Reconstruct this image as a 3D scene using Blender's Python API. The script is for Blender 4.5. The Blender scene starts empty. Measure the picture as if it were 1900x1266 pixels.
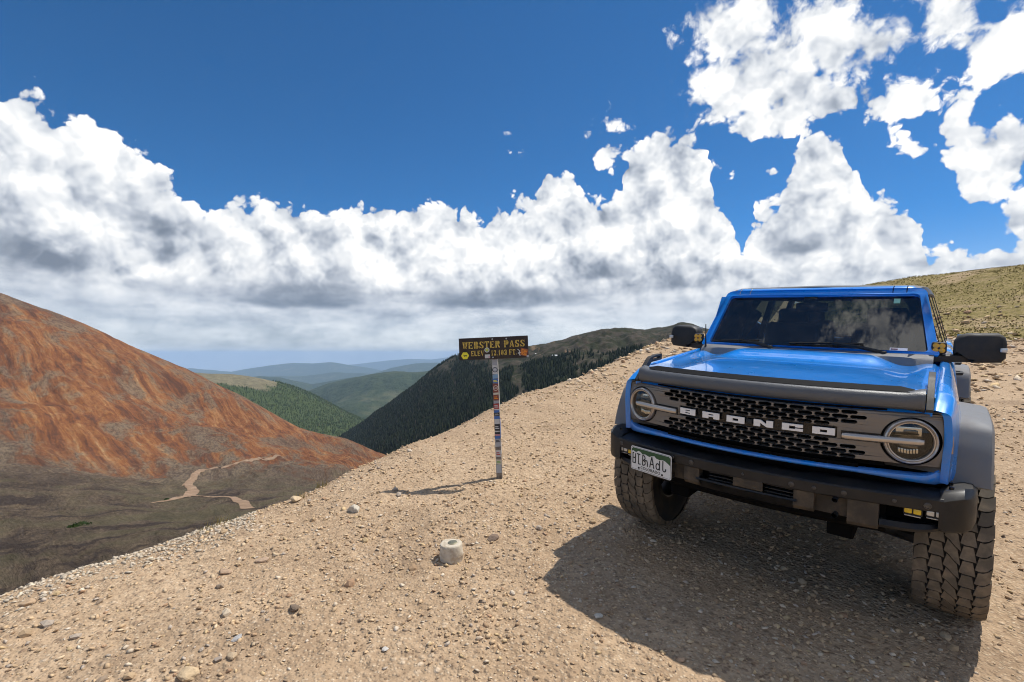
import bpy, bmesh, math, random
import numpy as np
from mathutils import Matrix, Vector

scene = bpy.context.scene
COL = scene.collection
rad = math.radians
random.seed(7)
RNG = np.random.default_rng(7)

# ------------------------------------------------------------------ camera
F_PX = 926.5                      # focal length in pixels of the 1900 px wide photograph
PITCH = rad(1.5)                  # the lens looks slightly upwards
cam_data = bpy.data.cameras.new('camera')
cam_data.sensor_width = 36.0
cam_data.lens = F_PX / 1900.0 * 36.0
cam_data.clip_start = 0.05
cam_data.clip_end = 250000.0
cam = bpy.data.objects.new('camera', cam_data)
COL.objects.link(cam)
cam.location = (0, 0, 0)
cam.rotation_euler = (rad(90) + PITCH, 0, 0)
scene.camera = cam

# ------------------------------------------------------------------ sun and exposure
SUN_AZ, SUN_EL = rad(64.0), rad(61.0)          # azimuth measured from +Y towards +X
SUN_DIR = Vector((math.sin(SUN_AZ) * math.cos(SUN_EL), math.cos(SUN_AZ) * math.cos(SUN_EL), math.sin(SUN_EL)))
sun_data = bpy.data.lights.new('sun', 'SUN')
sun_data.energy = 2.5
sun_data.angle = rad(0.53)
sun_data.color = (1.0, 0.955, 0.88)
sun = bpy.data.objects.new('sun', sun_data)
COL.objects.link(sun)
sun.rotation_euler = SUN_DIR.to_track_quat('Z', 'Y').to_euler()
scene.view_settings.view_transform = 'Standard'
scene.view_settings.look = 'None'
scene.view_settings.exposure = 0.87
scene.view_settings.gamma = 1.0
scene.view_settings.use_curve_mapping = False
scene.render.engine = 'CYCLES'
scene.cycles.use_denoising = True
try:
    scene.cycles.denoiser = 'OPENIMAGEDENOISE'
    scene.cycles.denoising_input_passes = 'RGB_ALBEDO_NORMAL'
    scene.cycles.denoising_prefilter = 'ACCURATE'
except Exception:
    pass
scene.cycles.use_adaptive_sampling = True
scene.cycles.adaptive_threshold = 0.018
scene.cycles.adaptive_min_samples = 10
scene.cycles.filter_width = 1.05
scene.cycles.max_bounces = 8
scene.cycles.diffuse_bounces = 3
scene.cycles.glossy_bounces = 4
scene.cycles.transmission_bounces = 6
scene.cycles.transparent_max_bounces = 12
scene.cycles.volume_bounces = 1
scene.cycles.sample_clamp_indirect = 6.0
scene.cycles.caustics_reflective = False
scene.cycles.caustics_refractive = False

# pixel of the photograph + distance along the lens axis -> point in the world (metres, lens at the origin)
def ray(px, py):
    dx, dz = (px - 950.0) / F_PX, (633.0 - py) / F_PX
    c, s = math.cos(PITCH), math.sin(PITCH)
    return np.array([dx, c - s * dz, s + c * dz])
def at(px, py, depth):
    d = ray(px, py)
    return d * (depth / d[1])
def azel(px, py):
    d = ray(px, py); d = d / np.linalg.norm(d)
    return math.degrees(math.atan2(d[0], d[1])), math.degrees(math.asin(d[2]))

# ------------------------------------------------------------------ node helpers
class NT:
    def __init__(self, tree):
        self.t = tree; self.n = tree.nodes; self.l = tree.links
    def add(self, kind, **kw):
        nd = self.n.new(kind)
        for k, v in kw.items(): setattr(nd, k, v)
        return nd
    def put(self, sock, v):
        if v is None: return
        if isinstance(v, bpy.types.NodeSocket): self.l.new(v, sock)
        elif isinstance(v, (tuple, list)):
            v = tuple(v)
            if sock.type == 'RGBA' and len(v) == 3: v = v + (1.0,)
            sock.default_value = v
        else: sock.default_value = v
    def math(self, op, a, b=None, c=None, clamp=False):
        nd = self.add('ShaderNodeMath', operation=op, use_clamp=clamp)
        for i, v in enumerate((a, b, c)): self.put(nd.inputs[i], v)
        return nd.outputs[0]
    def vmath(self, op, a, b=None, c=None):
        nd = self.add('ShaderNodeVectorMath', operation=op)
        for i, v in enumerate((a, b, c)):
            if v is not None: self.put(nd.inputs[i], v)
        return nd.outputs['Value'] if op in ('LENGTH', 'DOT_PRODUCT', 'DISTANCE') else nd.outputs['Vector']
    def noise(self, vec, scale, detail=4, rough=0.55, dist=0.0, lac=2.0):
        nd = self.add('ShaderNodeTexNoise')
        self.put(nd.inputs['Vector'], vec); self.put(nd.inputs['Scale'], scale)
        nd.inputs['Detail'].default_value = detail; nd.inputs['Roughness'].default_value = rough
        nd.inputs['Distortion'].default_value = dist; nd.inputs['Lacunarity'].default_value = lac
        return nd.outputs['Fac']
    def voro(self, vec, scale, feature='F1', out='Distance', detail=0.0, rough=0.5, rand=1.0, smooth=0.3):
        nd = self.add('ShaderNodeTexVoronoi', feature=feature)
        self.put(nd.inputs['Vector'], vec); self.put(nd.inputs['Scale'], scale)
        if 'Detail' in nd.inputs: nd.inputs['Detail'].default_value = detail
        if 'Roughness' in nd.inputs: nd.inputs['Roughness'].default_value = rough
        nd.inputs['Randomness'].default_value = rand
        if feature == 'SMOOTH_F1': nd.inputs['Smoothness'].default_value = smooth
        return nd.outputs[out]
    def ramp(self, fac, stops, interp='LINEAR'):
        nd = self.add('ShaderNodeValToRGB'); cr = nd.color_ramp; cr.interpolation = interp
        while len(cr.elements) < len(stops): cr.elements.new(0.5)
        for e, (p, c) in zip(cr.elements, stops):
            e.position = p
            e.color = (c, c, c, 1) if isinstance(c, (int, float)) else tuple(c) + (1,)
        self.put(nd.inputs[0], fac)
        return nd.outputs[0]
    def mix(self, fac, a, b, blend='MIX'):
        nd = self.add('ShaderNodeMix', data_type='RGBA', blend_type=blend)
        self.put(nd.inputs[0], fac); self.put(nd.inputs[6], a); self.put(nd.inputs[7], b)
        return nd.outputs[2]
    def sstep(self, x, lo, hi, a=0.0, b=1.0):
        nd = self.add('ShaderNodeMapRange', interpolation_type='SMOOTHSTEP')
        self.put(nd.inputs[0], x); self.put(nd.inputs[1], lo); self.put(nd.inputs[2], hi)
        self.put(nd.inputs[3], a); self.put(nd.inputs[4], b)
        return nd.outputs[0]

# ------------------------------------------------------------------ world: clear high-altitude sky with cumulus
world = bpy.data.worlds.new('World')
scene.world = world
world.use_nodes = True
world.node_tree.nodes.clear()

# cloud tops along the skyline (points of the photograph), turned into azimuth and elevation
TOPS_A = [(-160,120),(-60,135),(0,140),(45,130),(75,148),(110,190),(170,176),(215,203),(255,252),(320,305),(345,345),(385,372),(430,362),(500,356),(570,370),(640,362),(680,350),(735,366),(830,366),(900,375),(955,368)]
TOPS_B = [(955,368),(998,345),(1008,295),(1035,286),(1065,303),(1075,345),(1130,338),(1158,318),(1165,270),(1210,233),(1235,222),(1300,248),(1312,290),(1328,350),(1350,405),(1385,462),(1398,385),(1440,350),(1468,285),(1482,222),(1505,212),(1560,236),(1588,300),(1605,352),(1640,343),(1682,376),(1694,410),(1704,456),(1760,440),(1830,458),(1900,474),(2000,455)]
# separate, more ragged clouds higher up: centre and half sizes
CLOUDS = [
 (1360,60,105,85),(1345,165,92,70),(1430,130,130,95),(1510,70,130,105),(1540,175,100,50),(1650,80,140,66),(1760,45,140,80),(1880,70,130,80),(1430,215,82,36),
 (1660,192,75,42),(1650,242,48,18),(1410,318,74,15),
 (1805,200,46,70),(1790,268,92,52),(1860,305,90,70),(1895,372,66,74),
 (1085,243,56,17),(1130,293,24,17)]
# shaded flat bases: centre, half sizes, depth of the shade
DARKS = [(120,492,270,75,.62),(300,425,150,85,.66),(180,330,70,60,.30),(560,560,165,58,1.0),(930,562,240,52,.95),(1110,515,90,44,.7),(1260,530,130,50,.55),(760,545,90,40,.45),
 (1500,462,140,60,.55),(1510,30,150,70,.45),(1640,30,70,60,.4),(1890,412,80,44,.55),(400,545,260,60,.35)]

W = NT(world.node_tree)
tc = W.add('ShaderNodeTexCoord')
dirv = W.vmath('NORMALIZE', tc.outputs['Generated'])
spx = W.add('ShaderNodeSeparateXYZ'); W.put(spx.inputs[0], dirv)
az = W.math('MULTIPLY', W.math('ARCTAN2', spx.outputs[0], spx.outputs[1]), 57.29578)
el = W.math('MULTIPLY', W.math('ARCSINE', spx.outputs[2]), 57.29578)
cbx = W.add('ShaderNodeCombineXYZ'); W.put(cbx.inputs[0], az); W.put(cbx.inputs[1], el)
warp = W.add('ShaderNodeTexNoise'); W.put(warp.inputs['Vector'], dirv)
warp.inputs['Scale'].default_value = 14.0; warp.inputs['Detail'].default_value = 3; warp.inputs['Roughness'].default_value = .55
wv = W.vmath('MULTIPLY_ADD', warp.outputs['Color'], (3.6, 3.0, 0), (-1.8, -1.5, 0))
pw = W.vmath('ADD', cbx.outputs[0], wv)
spw = W.add('ShaderNodeSeparateXYZ'); W.put(spw.inputs[0], pw)
def profile(tops):
    ae = sorted(azel(x, y) for x, y in tops)
    lo, hi = ae[0][0], ae[-1][0]
    mr = W.add('ShaderNodeMapRange'); W.put(mr.inputs[0], spw.outputs[0]); mr.inputs[1].default_value = lo; mr.inputs[2].default_value = hi
    r = W.ramp(mr.outputs[0], [((a - lo) / (hi - lo), e / 60.0) for a, e in ae])
    return W.math('MULTIPLY', r, 60.0), lo, hi
topA, loA, hiA = profile(TOPS_A); topB, loB, hiB = profile(TOPS_B)
top = W.mix(W.math('GREATER_THAN', spw.outputs[0], loB), topA, topB)
below = W.math('SUBTRACT', top, spw.outputs[1])                          # degrees under the top of the bank
inside = W.math('MULTIPLY_ADD', below, 1 / 2.6, 0.50)
def blobs(lst, vec, k):
    acc = None
    for e in lst:
        cx, cy, rx, ry = e[:4]
        a0, e0 = azel(cx, cy); a1, _ = azel(cx + rx, cy); a2, _ = azel(cx - rx, cy); _, e1 = azel(cx, cy - ry); _, e2 = azel(cx, cy + ry)
        ra, re = abs(a1 - a2) / 2, abs(e1 - e2) / 2
        q = W.vmath('MULTIPLY_ADD', vec, (1 / ra, 1 / re, 0), (-a0 / ra, -e0 / re, 0))
        if len(e) > 4: q = W.vmath('MAXIMUM', q, W.vmath('MULTIPLY', q, (-1.0, -3.2, 0)))     # sharp flat underside, soft upwards
        L = W.vmath('LENGTH', q)
        if len(e) > 4: L = W.math('MULTIPLY_ADD', W.math('MINIMUM', L, 1.0), e[4], -e[4])
        else: L = W.math('MULTIPLY_ADD', L, min(ra, re) / 2.6, -min(ra, re) / 2.6)       # degrees outside the outline
        acc = L if acc is None else W.math('SMOOTH_MIN', acc, L, k)
    return acc
up = W.math('SUBTRACT', 0.80, blobs(CLOUDS, pw, 0.25))
inside = W.math('MINIMUM', W.math('MAXIMUM', W.math('MAXIMUM', inside, up), -1.4), 1.9)
# unseen cumulus beside, above and behind the frame, thickened for fill light and reflections
gen = W.math('MULTIPLY', W.math('SUBTRACT', W.noise(W.vmath('ADD', dirv, (3.1, 1.7, .35)), 2.6, 3, .5), 0.36), 6.0)
outf = W.math('MAXIMUM', W.sstep(W.math('ABSOLUTE', az), 50, 60), W.sstep(el, 38, 46))
inside = W.mix(outf, inside, gen)
low = W.sstep(W.math('MULTIPLY_ADD', W.math('SUBTRACT', warp.outputs['Fac'], .5), 6.0, spw.outputs[1]), 8.6, 5.2)
def puffs(off):
    v = dirv if off == 0 else W.vmath('ADD', dirv, tuple(SUN_DIR * off))
    v = W.vmath('MULTIPLY_ADD', warp.outputs['Color'], (.035, .035, .035), v)
    return W.math('SUBTRACT', 0.42, W.voro(v, 14.0, 'F1', detail=3.0, rough=.60)), v
n0, nv_ = puffs(0); n1, _ = puffs(0.030)
fine = W.math('SUBTRACT', W.noise(nv_, 34.0, 6, .68), 0.5)
ragged = W.sstep(el, 18.0, 30.0, 0.80, 2.9)
edge = W.math('MULTIPLY_ADD', n0, 1.25, W.math('MULTIPLY', fine, ragged))
dens = W.math('ADD', inside, edge)
lay = W.noise(W.vmath('MULTIPLY', dirv, (1.0, 1.0, 3.4)), 8.5, 5, .60)
layd = W.math('MULTIPLY_ADD', W.math('SUBTRACT', lay, .38), 2.2, .42)
dens = W.mix(low, dens, layd)
sky = W.add('ShaderNodeTexSky', sky_type='NISHITA')
sky.sun_disc = False
sky.sun_elevation = SUN_EL
sky.sun_rotation = SUN_AZ
sky.altitude = 3700.0
sky.air_density = 1.0
sky.dust_density = 0.35
sky.ozone_density = 2.0
SKY_STRENGTH = 0.0545
tint = W.mix(W.sstep(el, 14.0, 1.0), (.42, .96, 1.30), (1.25, 1.20, 1.16))       # thin, deep blue mountain air, paler low down
skyc = W.vmath('SCALE', W.vmath('MULTIPLY', sky.outputs[0], tint)); W.n[-1].inputs['Scale'].default_value = SKY_STRENGTH
alpha = W.sstep(dens, W.sstep(el, 20.0, 30.0, -0.04, -0.15), W.sstep(el, 20.0, 30.0, 0.16, 0.75))
alpha = W.math('MULTIPLY', alpha, W.sstep(el, 8.0, 1.5, 1.0, .80))
# light: every billow is bright towards the sun; the bank greys towards its base
g1 = W.math('SUBTRACT', n0, n1)
b0 = W.noise(nv_, 6.5, 2, .5); b1 = W.noise(W.vmath('ADD', nv_, tuple(SUN_DIR * .07)), 6.5, 2, .5)
shade = W.math('MULTIPLY_ADD', g1, 0.66, W.math('MULTIPLY_ADD', W.math('SUBTRACT', b0, b1), 0.75, W.math('MULTIPLY_ADD', fine, .12, 0.775)))
shade = W.math('SUBTRACT', shade, W.math('MULTIPLY', W.sstep(below, 3.0, 15.0), W.sstep(outf, .5, 0.0, 0.0, 0.17)))
dkv = W.vmath('MULTIPLY_ADD', wv, (.9, .35, 0), cbx.outputs[0])
dk = W.math('MULTIPLY', blobs(DARKS, dkv, 0.08), -1.0)
dark = W.sstep(W.math('MULTIPLY_ADD', n0, 0.16, dk), 0.0, 0.60)
shade = W.math('SUBTRACT', shade, W.math('MULTIPLY', dark, 0.56))
shl = W.math('MULTIPLY_ADD', W.math('SUBTRACT', lay, 0.5), 1.15, W.math('SUBTRACT', W.math('MULTIPLY_ADD', n0, .22, 0.70), W.math('MULTIPLY', dark, .42)))
shade = W.math('MINIMUM', W.math('MAXIMUM', W.mix(low, shade, shl), 0.0), 1.0)
cloudc = W.ramp(shade, [(0.0, (.120, .144, .184)), (0.22, (.180, .208, .252)), (0.46, (.310, .336, .378)), (0.64, (.420, .440, .468)), (0.82, (.512, .522, .532)), (1.0, (.640, .638, .630))])
skymix = W.mix(alpha, skyc, cloudc)
bg = W.add('ShaderNodeBackground'); W.put(bg.inputs[0], skymix); bg.inputs[1].default_value = 1.0
wo = W.add('ShaderNodeOutputWorld'); W.l.new(bg.outputs[0], wo.inputs[0])
world.cycles.sampling_method = 'MANUAL'
world.cycles.sample_map_resolution = 512

# ------------------------------------------------------------------ mesh helpers
def link(o, parent=None):
    COL.objects.link(o)
    if parent is not None: o.parent = parent
    return o
def tag(o, label=None, cat=None, group=None, kind=None):
    if label: o['label'] = label
    if cat: o['category'] = cat
    if group: o['group'] = group
    if kind: o['kind'] = kind
    return o
def empty(name, loc=(0, 0, 0), parent=None):
    o = bpy.data.objects.new(name, None); o.empty_display_size = 0.1; o.location = loc
    return link(o, parent)
def np_mesh(name, verts, faces, smooth=False):
    """verts (n,3), faces (m,k) arrays of one polygon size"""
    me = bpy.data.meshes.new(name)
    verts = np.ascontiguousarray(verts, dtype=np.float32); faces = np.ascontiguousarray(faces, dtype=np.int32)
    m, k = faces.shape
    me.vertices.add(len(verts)); me.vertices.foreach_set('co', verts.ravel())
    me.loops.add(m * k); me.loops.foreach_set('vertex_index', faces.ravel())
    me.polygons.add(m)
    me.polygons.foreach_set('loop_start', np.arange(0, m * k, k, dtype=np.int32))
    me.polygons.foreach_set('loop_total', np.full(m, k, dtype=np.int32))
    me.update(calc_edges=True)
    if smooth: me.polygons.foreach_set('use_smooth', np.ones(m, dtype=bool))
    return me
def np_obj(name, verts, faces, mat, parent=None, smooth=False):
    me = np_mesh(name, verts, faces, smooth)
    if mat: me.materials.append(mat)
    return link(bpy.data.objects.new(name, me), parent)
def grid_faces(nu, nv, wrap=False):
    """vertex index = i*nv + j, i over nu, j over nv"""
    i = np.arange(nu if wrap else nu - 1); j = np.arange(nv - 1)
    I, J = np.meshgrid(i, j, indexing='ij'); I2 = (I + 1) % nu
    return np.stack([I * nv + J, I2 * nv + J, I2 * nv + J + 1, I * nv + J + 1], -1).reshape(-1, 4)
def add_attr(me, name, data, kind='FLOAT_VECTOR'):
    a = me.attributes.new(name, kind, 'POINT')
    if kind == 'FLOAT_VECTOR': a.data.foreach_set('vector', np.ascontiguousarray(data, np.float32).ravel())
    elif kind == 'FLOAT_COLOR': a.data.foreach_set('color', np.ascontiguousarray(data, np.float32).ravel())
    else: a.data.foreach_set('value', np.ascontiguousarray(data, np.float32).ravel())

# lattice noise
_TAB = np.random.default_rng(11).random(65536).astype(np.float64)
def _h(ix, iy, seed): return _TAB[(ix * 7919 + iy * 104729 + seed * 15485863 + ((ix * iy) & 1023) * 31) & 65535]
def vnoise(x, y, seed=0):
    ix, iy = np.floor(x).astype(np.int64), np.floor(y).astype(np.int64)
    fx, fy = x - ix, y - iy
    fx = fx * fx * fx * (fx * (fx * 6 - 15) + 10); fy = fy * fy * fy * (fy * (fy * 6 - 15) + 10)
    a = _h(ix, iy, seed); b = _h(ix + 1, iy, seed); c = _h(ix, iy + 1, seed); d = _h(ix + 1, iy + 1, seed)
    return (a + (b - a) * fx) * (1 - fy) + (c + (d - c) * fx) * fy - 0.5
def fbm(x, y, octv=5, seed=0, gain=0.5):
    s = np.zeros_like(x, dtype=np.float64); a = 1.0
    for o in range(octv):
        s += a * vnoise(x * 2 ** o + 17.3 * o, y * 2 ** o - 9.1 * o, seed + o); a *= gain
    return s
def sstep(x, lo, hi):
    t = np.clip((x - lo) / (hi - lo), 0, 1); return t * t * (3 - 2 * t)
def catmull(P, n):
    """resample a list of points (k, d) to n points, evenly in the list's own parameter"""
    P = np.asarray(P, float); k = len(P)
    Q = np.vstack([2 * P[0] - P[1], P, 2 * P[-1] - P[-2]])
    t = np.linspace(0, k - 1, n); i = np.minimum(t.astype(int), k - 2); f = (t - i)[:, None]
    a, b, c, d = Q[i], Q[i + 1], Q[i + 2], Q[i + 3]
    return 0.5 * (2 * b + (c - a) * f + (2 * a - 5 * b + 4 * c - d) * f ** 2 + (3 * b - a - 3 * c + d) * f ** 3)

def material(name, color=(.5, .5, .5), rough=.6, metal=0.0, spec=.5, coat=0.0, coat_rough=.03, ior=1.45):
    m = bpy.data.materials.new(name); m.use_nodes = True
    b = m.node_tree.nodes['Principled BSDF']
    b.inputs['Base Color'].default_value = tuple(color) + (1,)
    b.inputs['Roughness'].default_value = rough; b.inputs['Metallic'].default_value = metal
    b.inputs['Specular IOR Level'].default_value = spec; b.inputs['IOR'].default_value = ior
    b.inputs['Coat Weight'].default_value = coat; b.inputs['Coat Roughness'].default_value = coat_rough
    return m
def mat_nodes(m):
    T = NT(m.node_tree); return T, m.node_tree.nodes['Principled BSDF']
def bump(T, bsdf, height, strength, dist):
    nd = T.add('ShaderNodeBump'); T.put(nd.inputs['Height'], height)
    nd.inputs['Strength'].default_value = strength; nd.inputs['Distance'].default_value = dist
    T.l.new(nd.outputs[0], bsdf.inputs['Normal'])

# ------------------------------------------------------------------ the pass: gravel ground
EDGE = np.array([(-16, -14), (-9, -6), (-5.6, -1), (-4.1, 1.6), (-3.35, 3.0), (-2.85, 3.65), (-2.4, 4.15), (-1.95, 4.85), (-1.62, 5.7), (-.98, 6.95), (.45, 10.3), (3.0, 15.2), (8.1, 26), (15, 40), (24, 56), (40, 82), (70, 130), (120, 200)], float)
def edge_dist(x, y):
    """signed distance to the rim of the pass, + outside (left, over the drop)"""
    best = np.full(x.shape, 1e9); sgn = np.ones(x.shape)
    for (ax, ay), (bx, by) in zip(EDGE[:-1], EDGE[1:]):
        dx, dy = bx - ax, by - ay; L = dx * dx + dy * dy
        t = np.clip(((x - ax) * dx + (y - ay) * dy) / L, 0, 1)
        d = np.hypot(x - ax - t * dx, y - ay - t * dy)
        cr = dx * (y - ay) - dy * (x - ax)
        m = d < best
        best = np.where(m, d, best); sgn = np.where(m, np.sign(cr), sgn)
    return best * sgn
def ground_z(x, y, fine=True):
    x = np.asarray(x, float); y = np.asarray(y, float)
    yy = np.where(y < 0, y * 0.35, y)
    z = -1.7168 + 0.00354 * np.clip(x, -30, 30) + 0.1015 * np.minimum(yy, 27 + (yy - 27) * .6)
    # hillside to the right of and behind the vehicle
    hx = (x * .60 + y * .80)
    hxw = hx + 3.0 * vnoise(x * .07, y * .07, 8)
    z = z + (0.225 * (np.clip(hxw, 33, 60) - 33) + 0.05 * (np.clip(hxw, 60, 72) - 60)) * sstep(hxw, 31, 44) * sstep(x, 18, 48)
    z = z - 0.11 * np.maximum(hx - 50, 0) * (1 - .75 * sstep(x, 18, 48)) - 0.16 * np.maximum(hx - 72, 0)
    z = z + .25 * fbm(x * .3, y * .3, 3, 12) * sstep(hx, 28, 40)
    z = np.maximum(z, -6) if False else z
    s = edge_dist(x, y)
    w = 0.22 + 0.012 * np.hypot(x, y)
    so = s + 0.10 * vnoise(x * .9, y * .9, 5) + .05 * vnoise(x * 3.1, y * 3.1, 6)
    z = z - 0.72 * 0.5 * (so + np.sqrt(so * so + w * w)) * (1 - 0.30 * sstep(so, 40, 160))
    r = np.hypot(x, y)
    far = np.clip(1.2 - r / 60, 0.15, 1)
    z = z + 0.10 * vnoise(x * .22, y * .22, 1) * np.clip((r - 3) / 8, 0.1, 1) + .035 * fbm(x * .8, y * .8, 2, 2)
    if fine:
        z = z + 0.016 * fbm(x * 3.5, y * 3.5, 3, 3) + 0.010 * fbm(x * 14, y * 14, 3, 4) * far
    # gentle flattening where the wheels stand is left to the suspension; the plane already fits them
    return z
def gz(x, y): return float(ground_z(np.array([x]), np.array([y]))[0])
def drop(px, py):
    """where the line of sight through a pixel of the photograph meets the ground of the pass"""
    d = ray(px, py)
    k = np.concatenate([np.linspace(1.2, 14, 2600), np.linspace(14, 90, 2000)])
    z = ground_z(d[0] * k, d[1] * k) - d[2] * k
    i = np.argmax(z > 0); kk = k[i]
    return np.array([d[0] * kk, d[1] * kk, gz(d[0] * kk, d[1] * kk)])

# polar sheet round the standing point, fine where one looks, coarse behind
a_f = np.radians(np.linspace(-66, 66, 760)); a_b = np.radians(np.linspace(66, 294, 110))[1:-1]
ANG = np.concatenate([a_f, a_b])
RAD = np.concatenate([[0.0], np.geomspace(0.5, 9, 270), np.geomspace(9.15, 380, 190)])
A, Rr = np.meshgrid(ANG, RAD, indexing='ij')
gx, gy = np.sin(A) * Rr, np.cos(A) * Rr
V = np.stack([gx, gy, ground_z(gx, gy)], -1).reshape(-1, 3)

m_ground = material('gravel_ground', rough=.95, spec=.12)
T, B = mat_nodes(m_ground)
geo = T.add('ShaderNodeNewGeometry'); P = geo.outputs['Position']
big = T.noise(P, .35, 3, .5); mid = T.noise(P, 2.2, 4, .6); sm = T.noise(P, 22, 4, .65)
vc = T.voro(P, 55, 'F1', 'Color', rand=1.0); vd = T.voro(P, 55, 'F1', 'Distance')
vc2 = T.voro(P, 23, 'F1', 'Color'); vd2 = T.voro(P, 23, 'F1', 'Distance')
soil = T.ramp(T.math('MULTIPLY_ADD', mid, .6, T.math('MULTIPLY', big, .5)), [(.30, (.315, .214, .133)), (.55, (.470, .334, .212)), (.78, (.560, .412, .270))])
stone = T.ramp(T.vmath('DOT_PRODUCT', vc, (.33, .33, .33)), [(.15, (.25, .170, .108)), (.40, (.42, .30, .19)), (.62, (.53, .395, .262)), (.85, (.64, .51, .36))])
c1 = T.mix(T.sstep(vd, .55, .30), soil, stone)
stone2 = T.ramp(T.vmath('DOT_PRODUCT', vc2, (.33, .33, .33)), [(.2, (.30, .205, .135)), (.55, (.49, .355, .23)), (.85, (.63, .50, .36))])
c1 = T.mix(T.math('MULTIPLY', T.sstep(vd2, .42, .25), T.sstep(mid, .42, .62)), c1, stone2)
c1 = T.mix(T.sstep(sm, .36, .58, .38, 0.0), c1, (.175, .115, .070))
dkp = T.noise(P, .9, 5, .6)
c1 = T.mix(T.sstep(dkp, .56, .70, 0.0, .45), c1, (.19, .130, .085))
# dry turf on the hillside
sep = T.add('ShaderNodeSeparateXYZ'); T.put(sep.inputs[0], P)
hxn = T.math('MULTIPLY_ADD', sep.outputs[0], .60, T.math('MULTIPLY', sep.outputs[1], .80))
gn = T.noise(P, .55, 5, .65); gn2 = T.noise(P, 5.0, 3, .6)
turf = T.sstep(T.math('MULTIPLY_ADD', T.math('SUBTRACT', gn, .5), 16, hxn), 29, 36)
turf = T.math('MULTIPLY', turf, T.sstep(sep.outputs[0], 4, 9))
turf = T.math('MULTIPLY', turf, T.sstep(gn2, .36, .50, .45, 1.0))
turf = T.math('MULTIPLY', turf, T.sstep(T.noise(P, .16, 4, .6), .34, .50, .35, 1.0))
tcol = T.ramp(T.noise(P, 1.6, 5, .7), [(.3, (.115, .098, .026)), (.5, (.205, .168, .050)), (.7, (.33, .26, .10))])
c1 = T.mix(T.math('MULTIPLY', turf, .9), c1, tcol)
T.put(B.inputs['Base Color'], c1)
hgt = T.math('ADD', T.math('MULTIPLY', T.sstep(vd, .6, .1), .5), T.math('ADD', T.math('MULTIPLY', T.sstep(vd2, .5, .1), .9), T.math('MULTIPLY', sm, .8)))
bump(T, B, hgt, .8, .011)
ground = np_obj('ground', V, grid_faces(len(ANG), len(RAD), wrap=True), m_ground, smooth=True)
tag(ground, kind='structure')

# ------------------------------------------------------------------ mountains: sheets hung from their ridge lines
def loft_terrain(name, cols, rows, nu, nv, mat, amp, lam, seed, smooth=True, ridge_keep=0.35, gully=0.0):
    """cols: photograph x of each column; rows: for every column a list of (photograph y, distance); first row behind the ridge, second the ridge"""
    C = np.array([[(px, py, math.log(d)) for py, d in r] for px, r in zip(cols, rows)], float)   # (ncol,nrow,3)
    nr = C.shape[1]
    Cv = np.stack([catmull(C[i], nv) for i in range(len(cols))])          # (ncol,nv,3)
    Cu = np.stack([catmull(Cv[:, j], nu) for j in range(nv)], 1)          # (nu,nv,3)
    dx = (Cu[..., 0] - 950) / F_PX; dz = (633 - Cu[..., 1]) / F_PX; dist = np.exp(Cu[..., 2])
    c, s = math.cos(PITCH), math.sin(PITCH)
    ry, rz = c - s * dz, s + c * dz
    X, Y, Z = dx / ry * dist, dist, rz / ry * dist
    v = np.linspace(0, nr - 1, nv)[None, :].repeat(nu, 0); u = np.linspace(0, 1, nu)[:, None].repeat(nv, 1)
    keep = ridge_keep + (1 - ridge_keep) * np.clip(np.abs(v - 1) / .6, 0, 1)
    Z = Z + amp * keep * np.clip(Y / 700, .05, 1) * fbm(X / lam, Y / lam, 6, seed, .52)
    if gully: Z = Z - gully * np.abs(fbm((u - .076 * v) * 60, v * 1.2, 3, seed + 40)) * np.clip((v - .9) / .8, 0, 1) * np.clip(1.0 - (v - 2.8) / 1.2, 0, 1)
    Vt = np.stack([X, Y, Z], -1)
    o = np_obj(name, Vt.reshape(-1, 3), grid_faces(nu, nv)[:, ::-1], mat, smooth=smooth)
    add_attr(o.data, 'slope_uv', np.stack([u, v, np.zeros_like(u)], -1).reshape(-1, 3))
    tag(o, kind='structure')
    return o, Vt, Cu, v

def attr_uv(T):
    a = T.add('ShaderNodeAttribute'); a.attribute_name = 'slope_uv'
    return a.outputs['Vector']

# red mountain and the basin under it
m_red = material('red_scree', rough=.95, spec=.08)
T, B = mat_nodes(m_red)
uv = attr_uv(T)
sv = T.add('ShaderNodeSeparateXYZ'); T.put(sv.inputs[0], uv)
vv = sv.outputs[1]
us = T.math('MULTIPLY_ADD', vv, -.076, sv.outputs[0])                      # runs along the fall line
cst = T.add('ShaderNodeCombineXYZ'); T.put(cst.inputs[0], us); T.put(cst.inputs[1], vv)
iso = T.vmath('MULTIPLY', uv, (6.0, 1.0, 1.0))
wrp = T.add('ShaderNodeTexNoise'); T.put(wrp.inputs['Vector'], iso); wrp.inputs['Scale'].default_value = 2.2; wrp.inputs['Detail'].default_value = 5
stv = T.vmath('MULTIPLY_ADD', wrp.outputs['Color'], (.035, .5, 0), cst.outputs[0])
n_st = T.noise(T.vmath('MULTIPLY', stv, (60.0, 2.2, 1)), 1.0, 8, .68)
n_st2 = T.noise(T.vmath('MULTIPLY', stv, (190.0, 9.0, 1)), 1.0, 6, .72)
isw = T.vmath('MULTIPLY_ADD', wrp.outputs['Color'], (.5, .5, 0), iso)
n_pat = T.noise(isw, 1.25, 7, .62)
n_pat2 = T.noise(isw, 5.0, 8, .72)
n_fine = T.noise(iso, 38.0, 5, .72)
key = T.math('ADD', T.math('MULTIPLY', n_st, .42), T.math('ADD', T.math('MULTIPLY', n_pat2, .34), T.math('MULTIPLY', n_st2, .24)))
redc = T.ramp(key, [(.37, (.070, .044, .032)), (.44, (.135, .058, .033)), (.50, (.245, .098, .040)), (.55, (.33, .158, .066)), (.60, (.44, .27, .13)), (.66, (.54, .38, .22))])
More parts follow.
